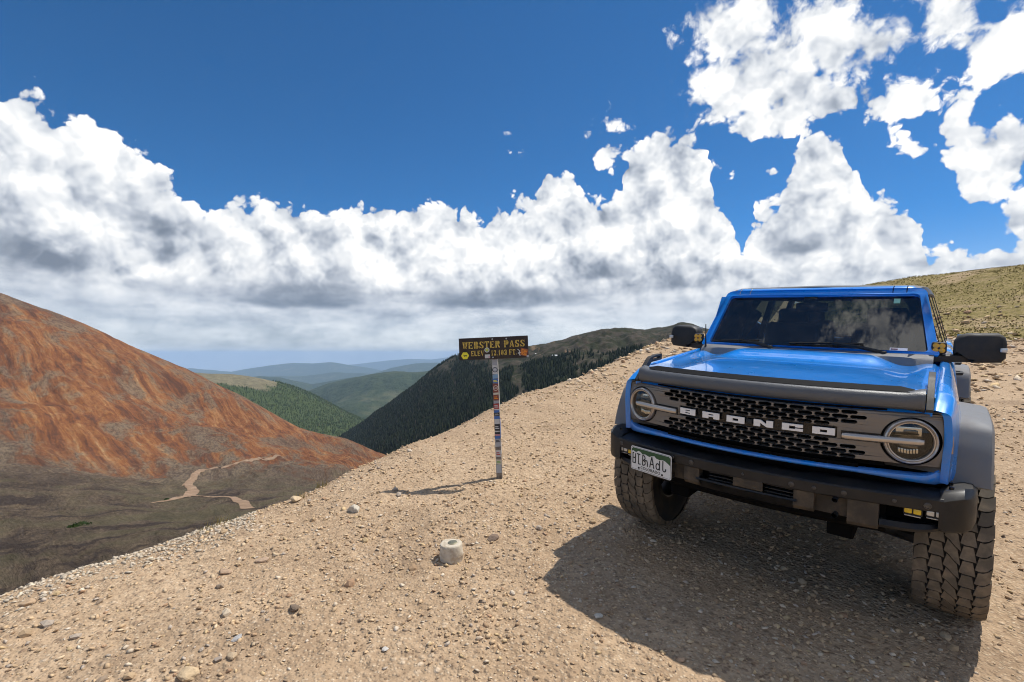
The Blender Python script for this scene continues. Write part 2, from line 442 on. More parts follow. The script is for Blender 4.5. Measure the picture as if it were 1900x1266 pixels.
brn = T.ramp(T.math('MULTIPLY_ADD', n_fine, .5, T.math('MULTIPLY', n_pat2, .5)), [(.36, (.062, .045, .035)), (.48, (.115, .086, .062)), (.60, (.215, .160, .108))])
olive = T.ramp(T.math('MULTIPLY_ADD', n_fine, .35, T.math('MULTIPLY', n_pat2, .65)), [(.38, (.100, .090, .052)), (.62, (.180, .150, .092))])
upm = T.sstep(T.math('ADD', T.math('MULTIPLY', n_pat, .55), T.math('MULTIPLY', n_pat2, .45)), .475, .56)          # grey-brown scree patches between the rust
col = T.mix(T.math('MULTIPLY', upm, .80), redc, brn)
lowm = T.sstep(T.math('ADD', vv, T.math('ADD', T.math('MULTIPLY', T.math('SUBTRACT', n_pat, .5), 3.0), T.math('MULTIPLY', T.math('SUBTRACT', n_pat2, .5), 2.6))), 2.35, 3.25)
lowu = T.sstep(sv.outputs[0], .60, .80, 0.0, .55)
lowm = T.math('SUBTRACT', lowm, lowu, clamp=True)
col = T.mix(lowm, col, brn)
n_band = T.noise(T.vmath('MULTIPLY', isw, (.55, 2.6, 1)), 1.6, 5, .6)
gm = T.math('MULTIPLY', T.sstep(vv, 2.9, 3.5), T.sstep(n_band, .42, .62))
col = T.mix(T.math('MULTIPLY', gm, .85), col, olive)
col = T.mix(T.math('MULTIPLY', T.sstep(vv, 3.2, 4.0), T.sstep(n_band, .47, .40)), col, T.ramp(n_fine, [(.3, (.045, .034, .029)), (.7, (.100, .078, .062))]))
col = T.mix(T.math('MULTIPLY', T.sstep(n_fine, .36, .56, .32, 0.0), T.sstep(vv, 3.6, 2.6, .35, 1.0)), col, (.055, .036, .027))
col = T.mix(T.sstep(vv, 2.8, 3.6, 0.0, 1.0), col, T.mix(1.0, col, (.74, .73, .73), 'MULTIPLY'))          # darker towards the basin floor
T.put(B.inputs['Base Color'], col)
bump(T, B, T.math('MULTIPLY_ADD', n_st2, .4, T.math('MULTIPLY_ADD', n_fine, T.sstep(vv, 2.6, 3.6, .7, .15), n_pat2)), .8, 6.0)
cols = [-420, -200, 0, 170, 340, 450, 560, 640, 700, 780, 900]
ridge = [(360, 820), (455, 860), (546, 900), (608, 950), (683, 1010), (738, 1050), (793, 1090), (812, 1120), (838, 1090), (872, 1060), (905, 1040)]
mid_ = [(650, 520), (660, 600), (692, 680), (726, 745), (770, 810), (800, 860), (826, 900), (836, 960), (862, 940), (890, 900), (920, 880)]
foot = [(820, 330), (825, 400), (835, 470), (860, 520), (882, 580), (872, 680), (860, 760), (862, 800), (885, 760), (910, 730), (940, 700)]
bas = [(960, 200), (950, 240), (945, 280), (940, 320), (935, 370), (925, 430), (915, 480), (912, 520), (920, 520), (940, 500), (970, 470)]
near = [(1130, 105), (1095, 125), (1065, 145), (1035, 165), (1008, 195), (985, 230), (962, 265), (950, 300), (960, 310), (985, 300), (1010, 280)]
und = [(1500, 50), (1420, 62), (1330, 74), (1250, 88), (1180, 105), (1120, 125), (1080, 145), (1060, 165), (1070, 170), (1090, 165), (1120, 150)]
rows = [[(r[0] + 60, r[1] * 1.35), r, a, b, c_, d_, e_, (e_[0] + 420, e_[1] * .62)] for r, a, b, c_, d_, e_ in zip(ridge, mid_, foot, bas, near, und)]
red, RV, RC, Rv = loft_terrain('red_mountain', cols, rows, 520, 420, m_red, 18.0, 110.0, 21, gully=4.5)

# dirt road on the basin floor: a strip laid on that sheet
def on_sheet(Vt, Cu, px, py, vmin, vs):
    ok = (vs > vmin)
    d = (Cu[..., 0] - px) ** 2 + (Cu[..., 1] - py) ** 2 + np.where(ok, 0, 1e9)
    i = np.unravel_index(np.argmin(d), d.shape); return Vt[i]
m_road = material('road_dirt', (.27, .165, .105), .95, spec=.1)
T, B = mat_nodes(m_road); g = T.add('ShaderNodeNewGeometry')
T.put(B.inputs['Base Color'], T.ramp(T.noise(g.outputs['Position'], .12, 5, .65), [(.3, (.21, .138, .090)), (.6, (.31, .213, .140)), (.8, (.40, .29, .195))]))
def road(name, pts, width):
    P3 = np.array([on_sheet(RV, RC, x, y, 1.3, Rv) for x, y in pts])
    C_ = catmull(P3, len(pts) * 14)
    ker = np.ones(9) / 9
    C_ = np.stack([np.convolve(np.pad(C_[:, i], 4, mode='edge'), ker, 'valid') for i in range(3)], 1)
    tg = np.gradient(C_, axis=0); n = np.stack([tg[:, 1], -tg[:, 0]], 1); n /= np.linalg.norm(n, axis=1)[:, None] + 1e-9
    wd = np.interp(np.linspace(0, 1, len(C_)), np.linspace(0, 1, len(width)), width)[:, None]
    jit = 1 + .25 * fbm(np.arange(len(C_)) * .21, np.zeros(len(C_)), 3, 9)[:, None]
    off = [-1, -.5, 0, .5, 1]; L = []
    flat = RV.reshape(-1, 3); c0 = C_.mean(0); rmax = np.abs(C_ - c0).max() + 40
    flat = flat[(np.abs(flat[:, 0] - c0[0]) < rmax) & (np.abs(flat[:, 1] - c0[1]) < rmax)]
    for k in off:
        q = C_.copy(); q[:, :2] += n * wd * .5 * k * jit
        # sit on the sheet
        zz = np.array([flat[np.argsort((flat[:, 0] - a) ** 2 + (flat[:, 1] - b) ** 2)[:3], 2].max() for a, b in q[:, :2]])
        q[:, 2] = zz + .22
        L.append(q)
    L = np.stack(L, 1)
    o = np_obj(name, L.reshape(-1, 3), grid_faces(len(C_), 5), m_road, smooth=True)
    return tag(o, kind='structure')
road('dirt_road', [(530, 841), (500, 848), (470, 857), (440, 866), (405, 873), (370, 876), (360, 884), (352, 895), (338, 906)], [4.5, 5, 5, 6, 8, 9])
road('dirt_road', [(338, 906), (352, 912), (360, 918), (352, 926), (340, 931), (312, 935), (280, 937)], [6, 8, 9, 8, 5, 3])
road('dirt_road', [(352, 928), (390, 932), (425, 933), (445, 938), (462, 948)], [5, 4, 5, 7, 8])

# forested slopes
def forest_mat(name, floor_stops, bare=None, tree=False):
    m = material(name, rough=.95, spec=.05); T, B = mat_nodes(m); g = T.add('ShaderNodeNewGeometry'); P = g.outputs['Position']
    uv = attr_uv(T)
    return m, T, B, P, uv
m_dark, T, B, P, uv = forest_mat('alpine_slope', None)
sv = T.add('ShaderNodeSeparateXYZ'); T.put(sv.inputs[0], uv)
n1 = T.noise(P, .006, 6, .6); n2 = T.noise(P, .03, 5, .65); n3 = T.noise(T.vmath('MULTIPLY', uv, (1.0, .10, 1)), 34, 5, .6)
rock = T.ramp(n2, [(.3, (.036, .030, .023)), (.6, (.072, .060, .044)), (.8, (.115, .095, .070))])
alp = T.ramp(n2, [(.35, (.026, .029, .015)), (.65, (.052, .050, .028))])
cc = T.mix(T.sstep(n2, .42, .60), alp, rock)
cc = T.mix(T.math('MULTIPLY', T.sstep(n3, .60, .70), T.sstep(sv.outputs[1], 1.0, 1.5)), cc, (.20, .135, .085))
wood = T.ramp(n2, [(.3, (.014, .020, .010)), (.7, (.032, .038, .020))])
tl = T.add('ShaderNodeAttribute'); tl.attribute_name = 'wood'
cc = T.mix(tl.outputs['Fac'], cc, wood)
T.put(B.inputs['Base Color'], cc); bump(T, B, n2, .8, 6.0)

cols = [560, 640, 700, 760, 800, 850, 915, 983, 1040, 1090, 1150, 1210, 1245, 1262, 1280, 1310, 1380, 1500]
ridge = [(845, 2300), (808, 2150), (766, 2000), (724, 1880), (692, 1800), (662, 1720), (650, 1640), (643, 1580), (631, 1540), (616, 1500), (607, 1480), (609, 1470), (607, 1460), (600, 1460), (602, 1460), (612, 1450), (618, 1400), (630, 1350)]
mid_ = [(850, 1750), (830, 1640), (806, 1500), (772, 1380), (750, 1290), (728, 1220), (706, 1150), (690, 1090), (676, 1050), (662, 1010), (652, 980), (645, 960), (640, 950), (638, 945), (638, 940), (640, 930), (645, 900), (660, 880)]
low_ = [(900, 1300), (880, 1200), (866, 1080), (850, 960), (838, 880), (822, 820), (798, 760), (772, 710), (752, 680), (732, 650), (716, 630), (705, 615), (700, 610), (698, 605), (698, 600), (700, 600), (705, 590), (720, 580)]
rows = [[(r[0] + 40, r[1] * 1.3), r, a, b, (b[0] + 120, b[1] * .7)] for r, a, b in zip(ridge, mid_, low_)]
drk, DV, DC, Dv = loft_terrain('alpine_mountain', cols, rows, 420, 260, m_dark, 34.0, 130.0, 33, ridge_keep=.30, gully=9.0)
U_, V_ = np.meshgrid(np.linspace(0, 1, DV.shape[0]), np.linspace(0, 1, DV.shape[1]), indexing='ij')
treeline = np.interp(DC[..., 0], [600, 700, 800, 860, 950, 1040, 1130, 1250, 1320], [700, 720, 680, 650, 668, 672, 662, 652, 652])
nn = fbm(DV[..., 0] / 120, DV[..., 1] / 120, 4, 50)
chute = np.abs(fbm(U_ * 26 + .6 * fbm(DV[..., 0] / 90, DV[..., 1] / 90, 2, 61), np.full_like(U_, 3.7) + V_ * .8, 2, 62))
woodm = sstep(DC[..., 1] - treeline + nn * 38, -4, 14) * (1 - .95 * sstep(.10 - chute, 0.02, .06) * sstep(760 - DC[..., 1] + nn * 40, -20, 30))
add_attr(drk.data, 'wood', woodm.reshape(-1), 'FLOAT')

m_val, T, B, P, uv = forest_mat('valley_slope', None)
n1 = T.noise(P, .004, 6, .62); n2 = T.noise(P, .03, 5, .7)
cc = T.ramp(n2, [(.3, (.040, .058, .018)), (.6, (.070, .092, .030)), (.8, (.11, .125, .045))])
tl = T.add('ShaderNodeAttribute'); tl.attribute_name = 'wood'
bare = T.ramp(n2, [(.3, (.12, .105, .058)), (.7, (.24, .205, .125))])
cc = T.mix(tl.outputs['Fac'], bare, cc)
T.put(B.inputs['Base Color'], cc); bump(T, B, n2, .8, 12.0)
# green spur behind the red mountain
cols = [300, 385, 440, 500, 560, 640, 690, 740, 800, 860]
ridge = [(690, 3000), (694, 3000), (697, 3050), (706, 3100), (724, 3200), (764, 3300), (786, 3350), (800, 3300), (812, 3200), (830, 3000)]
mid_ = [(735, 2600), (738, 2600), (745, 2650), (752, 2700), (762, 2750), (786, 2850), (801, 2900), (812, 2800), (826, 2700), (845, 2500)]
low_ = [(800, 2200), (805, 2200), (810, 2200), (815, 2250), (820, 2300), (826, 2350), (832, 2400), (838, 2350), (850, 2200), (870, 2100)]
rows = [[(r[0] + 25, r[1] * 1.25), r, a, b, (b[0] + 60, b[1] * .8)] for r, a, b in zip(ridge, mid_, low_)]
spur, SV, SC, Sv = loft_terrain('green_spur', cols, rows, 260, 160, m_val, 40.0, 420.0, 44, ridge_keep=.12)
nn = fbm(SV[..., 0] / 160, SV[..., 1] / 160, 4, 51)
woodS = np.maximum(sstep(SC[..., 1] - np.interp(SC[..., 0], [380, 500, 520, 560], [724, 716, 700, 690]) + nn * 26, -4, 6), 0)
add_attr(spur.data, 'wood', woodS.reshape(-1), 'FLOAT')
# lower flank of the alpine mountain on the other side of the valley
cols = [620, 680, 720, 770, 820, 870, 960]
ridge = [(812, 3900), (786, 3800), (758, 3700), (718, 3600), (690, 3500), (670, 3400), (660, 3300)]
low_ = [(826, 3000), (812, 2950), (800, 2900), (785, 2800), (770, 2700), (760, 2600), (750, 2500)]
rows = [[(r[0] + 25, r[1] * 1.25), r, ((r[0] + b[0]) / 2, (r[1] + b[1]) / 2), b, (b[0] + 60, b[1] * .8)] for r, b in zip(ridge, low_)]
flank, FV, FC, Fv = loft_terrain('valley_flank', cols, rows, 160, 110, m_val, 35.0, 420.0, 45, ridge_keep=.12)
add_attr(flank.data, 'wood', np.ones(FV.shape[0] * FV.shape[1]), 'FLOAT')
# wooded hill closing the valley
m_far, T, B, P, uv = forest_mat('far_hill', None)
n1 = T.noise(P, .0012, 6, .6); n2 = T.noise(P, .008, 5, .7)
T.put(B.inputs['Base Color'], T.mix(T.sstep(n1, .54, .70), T.ramp(n2, [(.3, (.026, .042, .016)), (.7, (.064, .080, .032))]), (.11, .11, .055)))
bump(T, B, n2, 1.0, 40.0)
cols = [480, 560, 620, 680, 735, 790, 850, 930]
ridge = [(745, 7200), (730, 7000), (712, 6800), (697, 6600), (691, 6400), (690, 6300), (682, 6200), (678, 6200)]
low_ = [(800, 4600), (800, 4600), (795, 4500), (786, 4400), (782, 4300), (780, 4200), (778, 4200), (776, 4200)]
rows = [[(r[0] + 18, r[1] * 1.25), r, (r[0] * .55 + b[0] * .45, r[1] * .6 + b[1] * .4), b, (b[0] + 50, b[1] * .85)] for r, b in zip(ridge, low_)]
loft_terrain('wooded_hill', cols, rows, 220, 120, m_far, 150.0, 900.0, 46, ridge_keep=.12)

# the high plain far below, out to the horizon, and the ranges standing on it
m_plain = material('high_plain', rough=.95, spec=.05); T, B = mat_nodes(m_plain); g = T.add('ShaderNodeNewGeometry'); P = g.outputs['Position']
n1 = T.noise(T.vmath('MULTIPLY', P, (1.0, .35, 1)), .00016, 6, .6)
T.put(B.inputs['Base Color'], T.ramp(n1, [(.40, (.030, .042, .022)), (.50, (.06, .065, .034)), (.56, (.24, .20, .125)), (.70, (.36, .31, .21))]))
aa = np.linspace(0, 2 * np.pi, 97)[:-1]; rr = np.array([0, 3000, 6000, 9000, 12000, 16000, 20000, 24000, 29000, 34000, 40000, 46000], float)
AA, RR = np.meshgrid(aa, rr, indexing='ij')
PZ = -1250.0 - 60 * np.clip((9000 - RR) / 9000, 0, 1) - RR ** 2 / 1.27e7
plain = np_obj('plain', np.stack([np.sin(AA) * RR, np.cos(AA) * RR, PZ], -1).reshape(-1, 3), grid_faces(len(aa), len(rr), True), m_plain, smooth=True)
tag(plain, kind='structure')
def far_range(name, prof, dist, depth, base, seed, amp):
    """a range of hills: profile points of the photograph at one distance, given a body of its own depth"""
    xs = np.linspace(prof[0][0], prof[-1][0], 300)
    ys = np.interp(xs, [p[0] for p in prof], [p[1] for p in prof])
    crest = np.array([at(x, y, dist) for x, y in zip(xs, ys)])
    crest[:, 2] += amp * fbm(xs / 26.0, xs * 0 + seed, 4, seed)
    vs = np.linspace(-1, 1, 41)
    Vt = np.zeros((300, 41, 3))
    for j, v in enumerate(vs):
        k = (1 - abs(v)) ** 1.15
        q = crest.copy(); q[:, 0] *= 1 + v * depth / dist; q[:, 1] += v * depth
        q[:, 2] = base + (crest[:, 2] - base) * k
        q[:, 2] += amp * 1.6 * fbm(q[:, 0] / (depth * .35), q[:, 1] / (depth * .35), 5, seed + 3) * min(1, (1 - k) * 4 + .02) * (k > 0.01)
        Vt[:, j] = q
    o = np_obj(name, Vt.reshape(-1, 3), grid_faces(300, 41)[:, ::-1], m_far, smooth=True)
    return tag(o, kind='structure')
far_range('hill_range', [(330, 712), (430, 706), (480, 698), (520, 701), (580, 713), (620, 706), (660, 700), (700, 698), (740, 703), (800, 699), (850, 696), (950, 700)], 11000, 2200, -1262, 71, 14)
far_range('hill_range', [(300, 694), (360, 690), (400, 696), (450, 699), (560, 698), (620, 691), (690, 694), (730, 682), (770, 675), (810, 673), (850, 676), (950, 684)], 18500, 3000, -1285, 72, 18)
far_range('hill_range', [(300, 692), (352, 683), (380, 686), (430, 690), (460, 684), (500, 678), (520, 676), (546, 674), (580, 675), (610, 672), (640, 676), (690, 684), (730, 692), (800, 694)], 26000, 3500, -1310, 73, 22)
far_range('hill_range', [(560, 684), (660, 676), (720, 669), (760, 666), (800, 667), (835, 663), (900, 664), (1000, 668)], 40000, 4500, -1380, 74, 24)

# ------------------------------------------------------------------ conifers
def cone_trees(name, pts, hts, mat, sides=5, seed=1):
    n = len(pts); r = np.random.default_rng(seed)
    a0 = r.random(n) * 6.28
    ang = a0[:, None] + np.arange(sides)[None] * (2 * np.pi / sides)
    V = []; F = []
    lev = [(0.04, .20), (.42, .125), (.40, .165), (.98, .012)]
    per = len(lev) * sides
    vs = np.zeros((n, len(lev), sides, 3))
    for k, (h, w) in enumerate(lev):
        wob = 1 + .3 * (r.random((n, sides)) - .5)
        vs[:, k, :, 0] = pts[:, None, 0] + np.cos(ang) * (w * hts)[:, None] * wob
        vs[:, k, :, 1] = pts[:, None, 1] + np.sin(ang) * (w * hts)[:, None] * wob
        vs[:, k, :, 2] = pts[:, None, 2] + (h * hts)[:, None]
    base = (np.arange(n) * per)[:, None, None, None]
    f = []
    for k in (0, 2):
        for s_ in range(sides):
            s2 = (s_ + 1) % sides
            f.append([k * sides + s_, k * sides + s2, (k + 1) * sides + s2, (k + 1) * sides + s_])
    f = np.array(f)[None] + (np.arange(n) * per)[:, None, None]
    o = np_obj(name, vs.reshape(-1, 3), f.reshape(-1, 4), mat)
    add_attr(o.data, 'tint', np.repeat(r.random(n), per), 'FLOAT')
    return tag(o, kind='stuff')
def tree_mat(nm, stops):
    m = material(nm, rough=.9, spec=.08); T, B = mat_nodes(m)
    ta = T.add('ShaderNodeAttribute'); ta.attribute_name = 'tint'
    T.put(B.inputs['Base Color'], T.ramp(ta.outputs['Fac'], stops)); return m
m_tree_lit = tree_mat('conifer_needles_sunlit', [(0, (.030, .048, .014)), (.55, (.055, .080, .022)), (.9, (.085, .110, .034)), (1, (.13, .12, .06))])  # same needles painted brighter for the sunlit slopes
m_tree = material('conifer_needles_shaded', rough=.9, spec=.08); T, B = mat_nodes(m_tree)  # needles painted darker for the shaded mountain
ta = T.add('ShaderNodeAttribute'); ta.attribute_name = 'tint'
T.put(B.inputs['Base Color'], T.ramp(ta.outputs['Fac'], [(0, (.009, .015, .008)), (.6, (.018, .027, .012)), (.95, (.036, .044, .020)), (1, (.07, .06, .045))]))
def scatter(Vt, mask, spacing, seed):
    """random points on a sheet, one per spacing**2 of ground"""
    r = np.random.default_rng(seed)
    a, b, c, d = Vt[:-1, :-1], Vt[1:, :-1], Vt[:-1, 1:], Vt[1:, 1:]
    area = np.abs((b - a)[..., 0] * (c - a)[..., 1] - (b - a)[..., 1] * (c - a)[..., 0])
    lam_ = area * mask[:-1, :-1] / spacing ** 2
    cnt = r.poisson(lam_)
    idx = np.repeat(np.arange(cnt.size), cnt.ravel()); I, J = np.unravel_index(idx, cnt.shape)
    fu, fv = r.random(len(I))[:, None], r.random(len(I))[:, None]
    return (a[I, J] * (1 - fu) * (1 - fv) + b[I, J] * fu * (1 - fv) + c[I, J] * (1 - fu) * fv + d[I, J] * fu * fv)
vis = (Dv > .75) & (Dv < 3.4)
p = scatter(DV, woodm * vis, 5.3, 1); hs = 4 + 7.5 * np.random.default_rng(2).random(len(p))
print('dark forest', len(p))
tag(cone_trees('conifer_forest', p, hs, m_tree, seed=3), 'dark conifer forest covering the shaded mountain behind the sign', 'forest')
vis = (Sv > .8) & (Sv < 3.4)
p = scatter(SV, woodS * vis, 10.5, 4); hs = 5 + 9 * np.random.default_rng(5).random(len(p))
print('spur forest', len(p))
tag(cone_trees('conifer_forest', p, hs, m_tree_lit, sides=4, seed=6), 'sunlit green conifer forest on the spur behind the red mountain', 'forest')
vis = (Fv > .8) & (Fv < 3.3)
p = scatter(FV, np.ones(FV.shape[:2]) * vis, 15, 7); hs = 12 + 10 * np.random.default_rng(8).random(len(p))
print('flank forest', len(p))
tag(cone_trees('conifer_forest', p, hs, m_tree_lit, sides=4, seed=9), 'green conifer forest on the far flank of the valley', 'forest')

m_snow = material('old_snow', (.78, .80, .83), .7)
for px, py, w_, h_, lab in ((1030, 666, 13, 6, 'small white snow patch high on the dark mountain right of the sign'), (997, 655, 8, 4, 'tiny white snow patch just right of the sign board')):
    c_ = on_sheet(DV, DC, px, py, .9, Dv); k_ = c_[1] / F_PX
    ring = [(math.cos(a) * (1 + .35 * math.sin(3 * a + px)), math.sin(a) * (1 + .3 * math.cos(2 * a))) for a in np.linspace(0, 2 * np.pi, 17)[:-1]]
    vs_ = []
    for lev, kk in ((0, 1.0), (1, .6)):
        for a_, b_ in ring:
            q = on_sheet(DV, DC, px + a_ * w_ * .5 * kk, py - b_ * h_ * .5 * kk, .9, Dv)
            vs_.append((c_[0] + a_ * w_ * .5 * k_ * kk, c_[1] + b_ * 9.0 * kk, c_[2] + b_ * h_ * .5 * k_ * kk + 1.2 + .8 * lev))
    n_ = len(ring); fs_ = [(i, (i + 1) % n_, n_ + (i + 1) % n_, n_ + i) for i in range(n_)]
    me_ = bpy.data.meshes.new('snow_patch'); me_.from_pydata(vs_, [], fs_ + [tuple(range(n_, 2 * n_))]); me_.materials.append(m_snow)
    tag(link(bpy.data.objects.new('snow_patch', me_)), lab, 'snow patch')
m_shrub = material('willow_leaves', (.045, .075, .020), .9, spec=.1)
for px, py, r_, lab in ((152, 978, 3.4, 'dark green shrub on the basin floor, larger and right of two'), (135, 983, 2.2, 'dark green shrub on the basin floor, smaller and left of two'), (308, 934, 1.6, 'small dark car-like dot beside the end of the dirt road, built as a shrub')):  # the third stands for a car-like dark dot, given a shrub's shape
    c_ = on_sheet(RV, RC, px, py, 1.3, Rv); rg = np.random.default_rng(px); n_ = 260
    d_ = rg.normal(size=(n_, 3)); d_ /= np.linalg.norm(d_, axis=1)[:, None]; rr_ = r_ * (.55 + .5 * rg.random(n_))
    P_ = d_ * rr_[:, None] * np.array([1.0, 1.0, .45]); P_[:, 2] = np.abs(P_[:, 2]) + .15
    tri = rg.normal(size=(n_, 3, 3)) * .28 + P_[:, None]
    sh = empty('willow_shrub', tuple(c_)); tag(sh, lab, 'shrub', 'shrubs in the basin')
    np_obj('foliage', tri.reshape(-1, 3), np.arange(n_ * 3).reshape(-1, 3), m_shrub, sh)
    st_ = np.array([[(0, 0, -.4), (.12, 0, -.4), (d_[k][0] * r_ * .6, d_[k][1] * r_ * .6, r_ * .3)] for k in range(9)])
    np_obj('stems', st_.reshape(-1, 3), np.arange(27).reshape(-1, 3), m_dark if False else m_road, sh)

# ------------------------------------------------------------------ haze
m_haze = bpy.data.materials.new('haze'); m_haze.use_nodes = True
nt = m_haze.node_tree; nt.nodes.clear()
pv = nt.nodes.new('ShaderNodeVolumePrincipled'); ho = nt.nodes.new('ShaderNodeOutputMaterial')
pv.inputs['Color'].default_value = (.52, .72, 1.0, 1); pv.inputs['Density'].default_value = 0.000033; pv.inputs['Anisotropy'].default_value = 0.0
nt.links.new(pv.outputs[0], ho.inputs['Volume'])
bm = bmesh.new(); bmesh.ops.create_cube(bm, size=1.0)
me = bpy.data.meshes.new('haze'); bm.to_mesh(me); bm.free(); me.materials.append(m_haze)
haze = link(bpy.data.objects.new('haze', me))
haze.scale = (120000, 120000, 1900); haze.location = (0, 0, -1650 + 950)
tag(haze, kind='stuff')

# ------------------------------------------------------------------ mesh builder for made things
class MB:
    def __init__(self): self.v = []; self.f = []
    def add(self, verts, faces):
        o = len(self.v); self.v += [tuple(map(float, p)) for p in verts]; self.f += [tuple(i + o for i in f) for f in faces]
    def grid(self, G, wrap_u=False, wrap_v=False):
        G = np.asarray(G, float); nu, nv = G.shape[:2]
        F = []
        for i in range(nu if wrap_u else nu - 1):
            for j in range(nv if wrap_v else nv - 1):
                a, b = (i + 1) % nu, (j + 1) % nv
                F.append((i * nv + j, a * nv + j, a * nv + b, i * nv + b))
        self.add(G.reshape(-1, 3), F)
    def loft(self, secs, closed=True, caps=True):
        """sections of equal point count; closed loops get end caps"""
        n = len(secs[0]); G = np.asarray(secs, float)
        o = len(self.v)
        self.grid(G, wrap_v=closed)
        if caps and closed:
            self.f.append(tuple(o + j for j in range(n))[::-1]); self.f.append(tuple(o + (len(secs) - 1) * n + j for j in range(n)))
    def box(self, c, s, bevel=0.0, rot=None, seg=2):
        bm = bmesh.new(); bmesh.ops.create_cube(bm, size=1.0)
        for v in bm.verts: v.co = Vector((v.co.x * s[0], v.co.y * s[1], v.co.z * s[2]))
        if bevel > 0: bmesh.ops.bevel(bm, geom=bm.edges[:], offset=min(bevel, .49 * min(s)), segments=seg, affect='EDGES', profile=.5)
        self.from_bm(bm, c, rot)
    def from_bm(self, bm, c=(0, 0, 0), rot=None):
        M = Matrix.Translation(Vector(c)) @ (rot.to_4x4() if rot is not None else Matrix.Identity(4))
        bm.verts.ensure_lookup_table(); bm.verts.index_update()
        self.add([M @ v.co for v in bm.verts], [[v.index for v in f.verts] for f in bm.faces]); bm.free()
    def prism(self, poly, fn, d0, d1, bevel=0.0):
        """poly: outline (a,b); fn(a,b,d) -> xyz; between depths d0 and d1"""
        bm = bmesh.new()
        va = [bm.verts.new((a, b, d0)) for a, b in poly]; vb = [bm.verts.new((a, b, d1)) for a, b in poly]
        n = len(poly)
        fa = bm.faces.new(va[::-1]); fb = bm.faces.new(vb)
        for i in range(n): bm.faces.new((va[i], va[(i + 1) % n], vb[(i + 1) % n], vb[i]))
        if bevel > 0:
            bmesh.ops.bevel(bm, geom=list(fa.edges) + list(fb.edges), offset=bevel, segments=2, affect='EDGES', profile=.5)
        for v in bm.verts: v.co = Vector(fn(*v.co))
        self.from_bm(bm)
    def tube(self, path, r, n=8, caps=True):
        P = np.asarray(path, float); k = len(P); rs = np.full(k, r) if np.isscalar(r) else np.asarray(r, float)
        tg = np.gradient(P, axis=0); tg /= np.linalg.norm(tg, axis=1)[:, None]
        up = np.array([0, 0, 1.0]) if abs(tg[0, 2]) < .9 else np.array([1.0, 0, 0])
        secs = []
        for p, t, rr in zip(P, tg, rs):
            a = np.cross(t, up); a /= np.linalg.norm(a); b = np.cross(a, t)
            th = np.linspace(0, 2 * np.pi, n, endpoint=False)
            secs.append(p + rr * (np.cos(th)[:, None] * a + np.sin(th)[:, None] * b))
        self.loft(secs, True, caps)
    def lathe(self, prof, fn, n=40, closed=False):
        """prof: (r, h) pairs; fn(u, v, h) -> xyz with (u, v) in the disc plane"""
        th = np.linspace(0, 2 * np.pi, n, endpoint=False)
        G = [[fn(r * math.cos(t), r * math.sin(t), h) for r, h in prof] for t in th]
        self.grid(G, wrap_u=True, wrap_v=closed)
    def build(self, name, mat, parent=None, smooth=35, label=None):
        me = bpy.data.meshes.new(name); me.from_pydata(self.v, [], self.f)
        bm = bmesh.new(); bm.from_mesh(me); bmesh.ops.remove_doubles(bm, verts=bm.verts, dist=1e-5); bmesh.ops.recalc_face_normals(bm, faces=bm.faces); bm.to_mesh(me); bm.free()
        me.materials.append(mat)
        if smooth:
            me.polygons.foreach_set('use_smooth', np.ones(len(me.polygons), dtype=bool)); me.set_sharp_from_angle(angle=rad(smooth))
        o = link(bpy.data.objects.new(name, me), parent)
        if label: o['label'] = label
        return o
def fill_shape(name, loops, depth, fn, mat, parent=None, smooth=30):
    """flat shape with holes (first loop the outline), given thickness, then bent by fn(a, b, d)"""
    cu = bpy.data.curves.new(name, 'CURVE'); cu.dimensions = '2D'; cu.fill_mode = 'BOTH'; cu.extrude = depth / 2
    for L in loops:
        sp = cu.splines.new('POLY'); sp.points.add(len(L) - 1)
        for q, (a, b) in zip(sp.points, L): q.co = (a, b, 0, 1)
        sp.use_cyclic_u = True
    tmp = bpy.data.objects.new(name, cu)
    me = bpy.data.meshes.new_from_object(tmp)
    bpy.data.objects.remove(tmp); bpy.data.curves.remove(cu)
    me.name = name
    for v in me.vertices: v.co = Vector(fn(v.co.x, v.co.y, v.co.z))
    me.materials.clear(); me.materials.append(mat)
    bm = bmesh.new(); bm.from_mesh(me); bmesh.ops.remove_doubles(bm, verts=bm.verts, dist=1e-5); bmesh.ops.recalc_face_normals(bm, faces=bm.faces); bm.to_mesh(me); bm.free()
    me.polygons.foreach_set('use_smooth', np.ones(len(me.polygons), dtype=bool)); me.set_sharp_from_angle(angle=rad(smooth))
    return link(bpy.data.objects.new(name, me), parent)
def rrect(x0, x1, z0, z1, r, n=5, sub=1):
    P = []
    for cx, cz, a0 in ((x1 - r, z1 - r, 0), (x0 + r, z1 - r, 90), (x0 + r, z0 + r, 180), (x1 - r, z0 + r, 270)):
        for k in range(n + 1):
            a = rad(a0 + 90 * k / n); P.append((cx + r * math.cos(a), cz + r * math.sin(a)))
    if sub > 1:
        Q = []
        for a, b in zip(P, P[1:] + P[:1]):
            d = math.dist(a, b); k = max(1, int(d / sub)) if d > sub else 1
            Q += [(a[0] + (b[0] - a[0]) * i / k, a[1] + (b[1] - a[1]) * i / k) for i in range(k)]
        return Q
    return P
def circle(cx, cz, r, n=40): return [(cx + r * math.cos(2 * math.pi * k / n), cz + r * math.sin(2 * math.pi * k / n)) for k in range(n)]
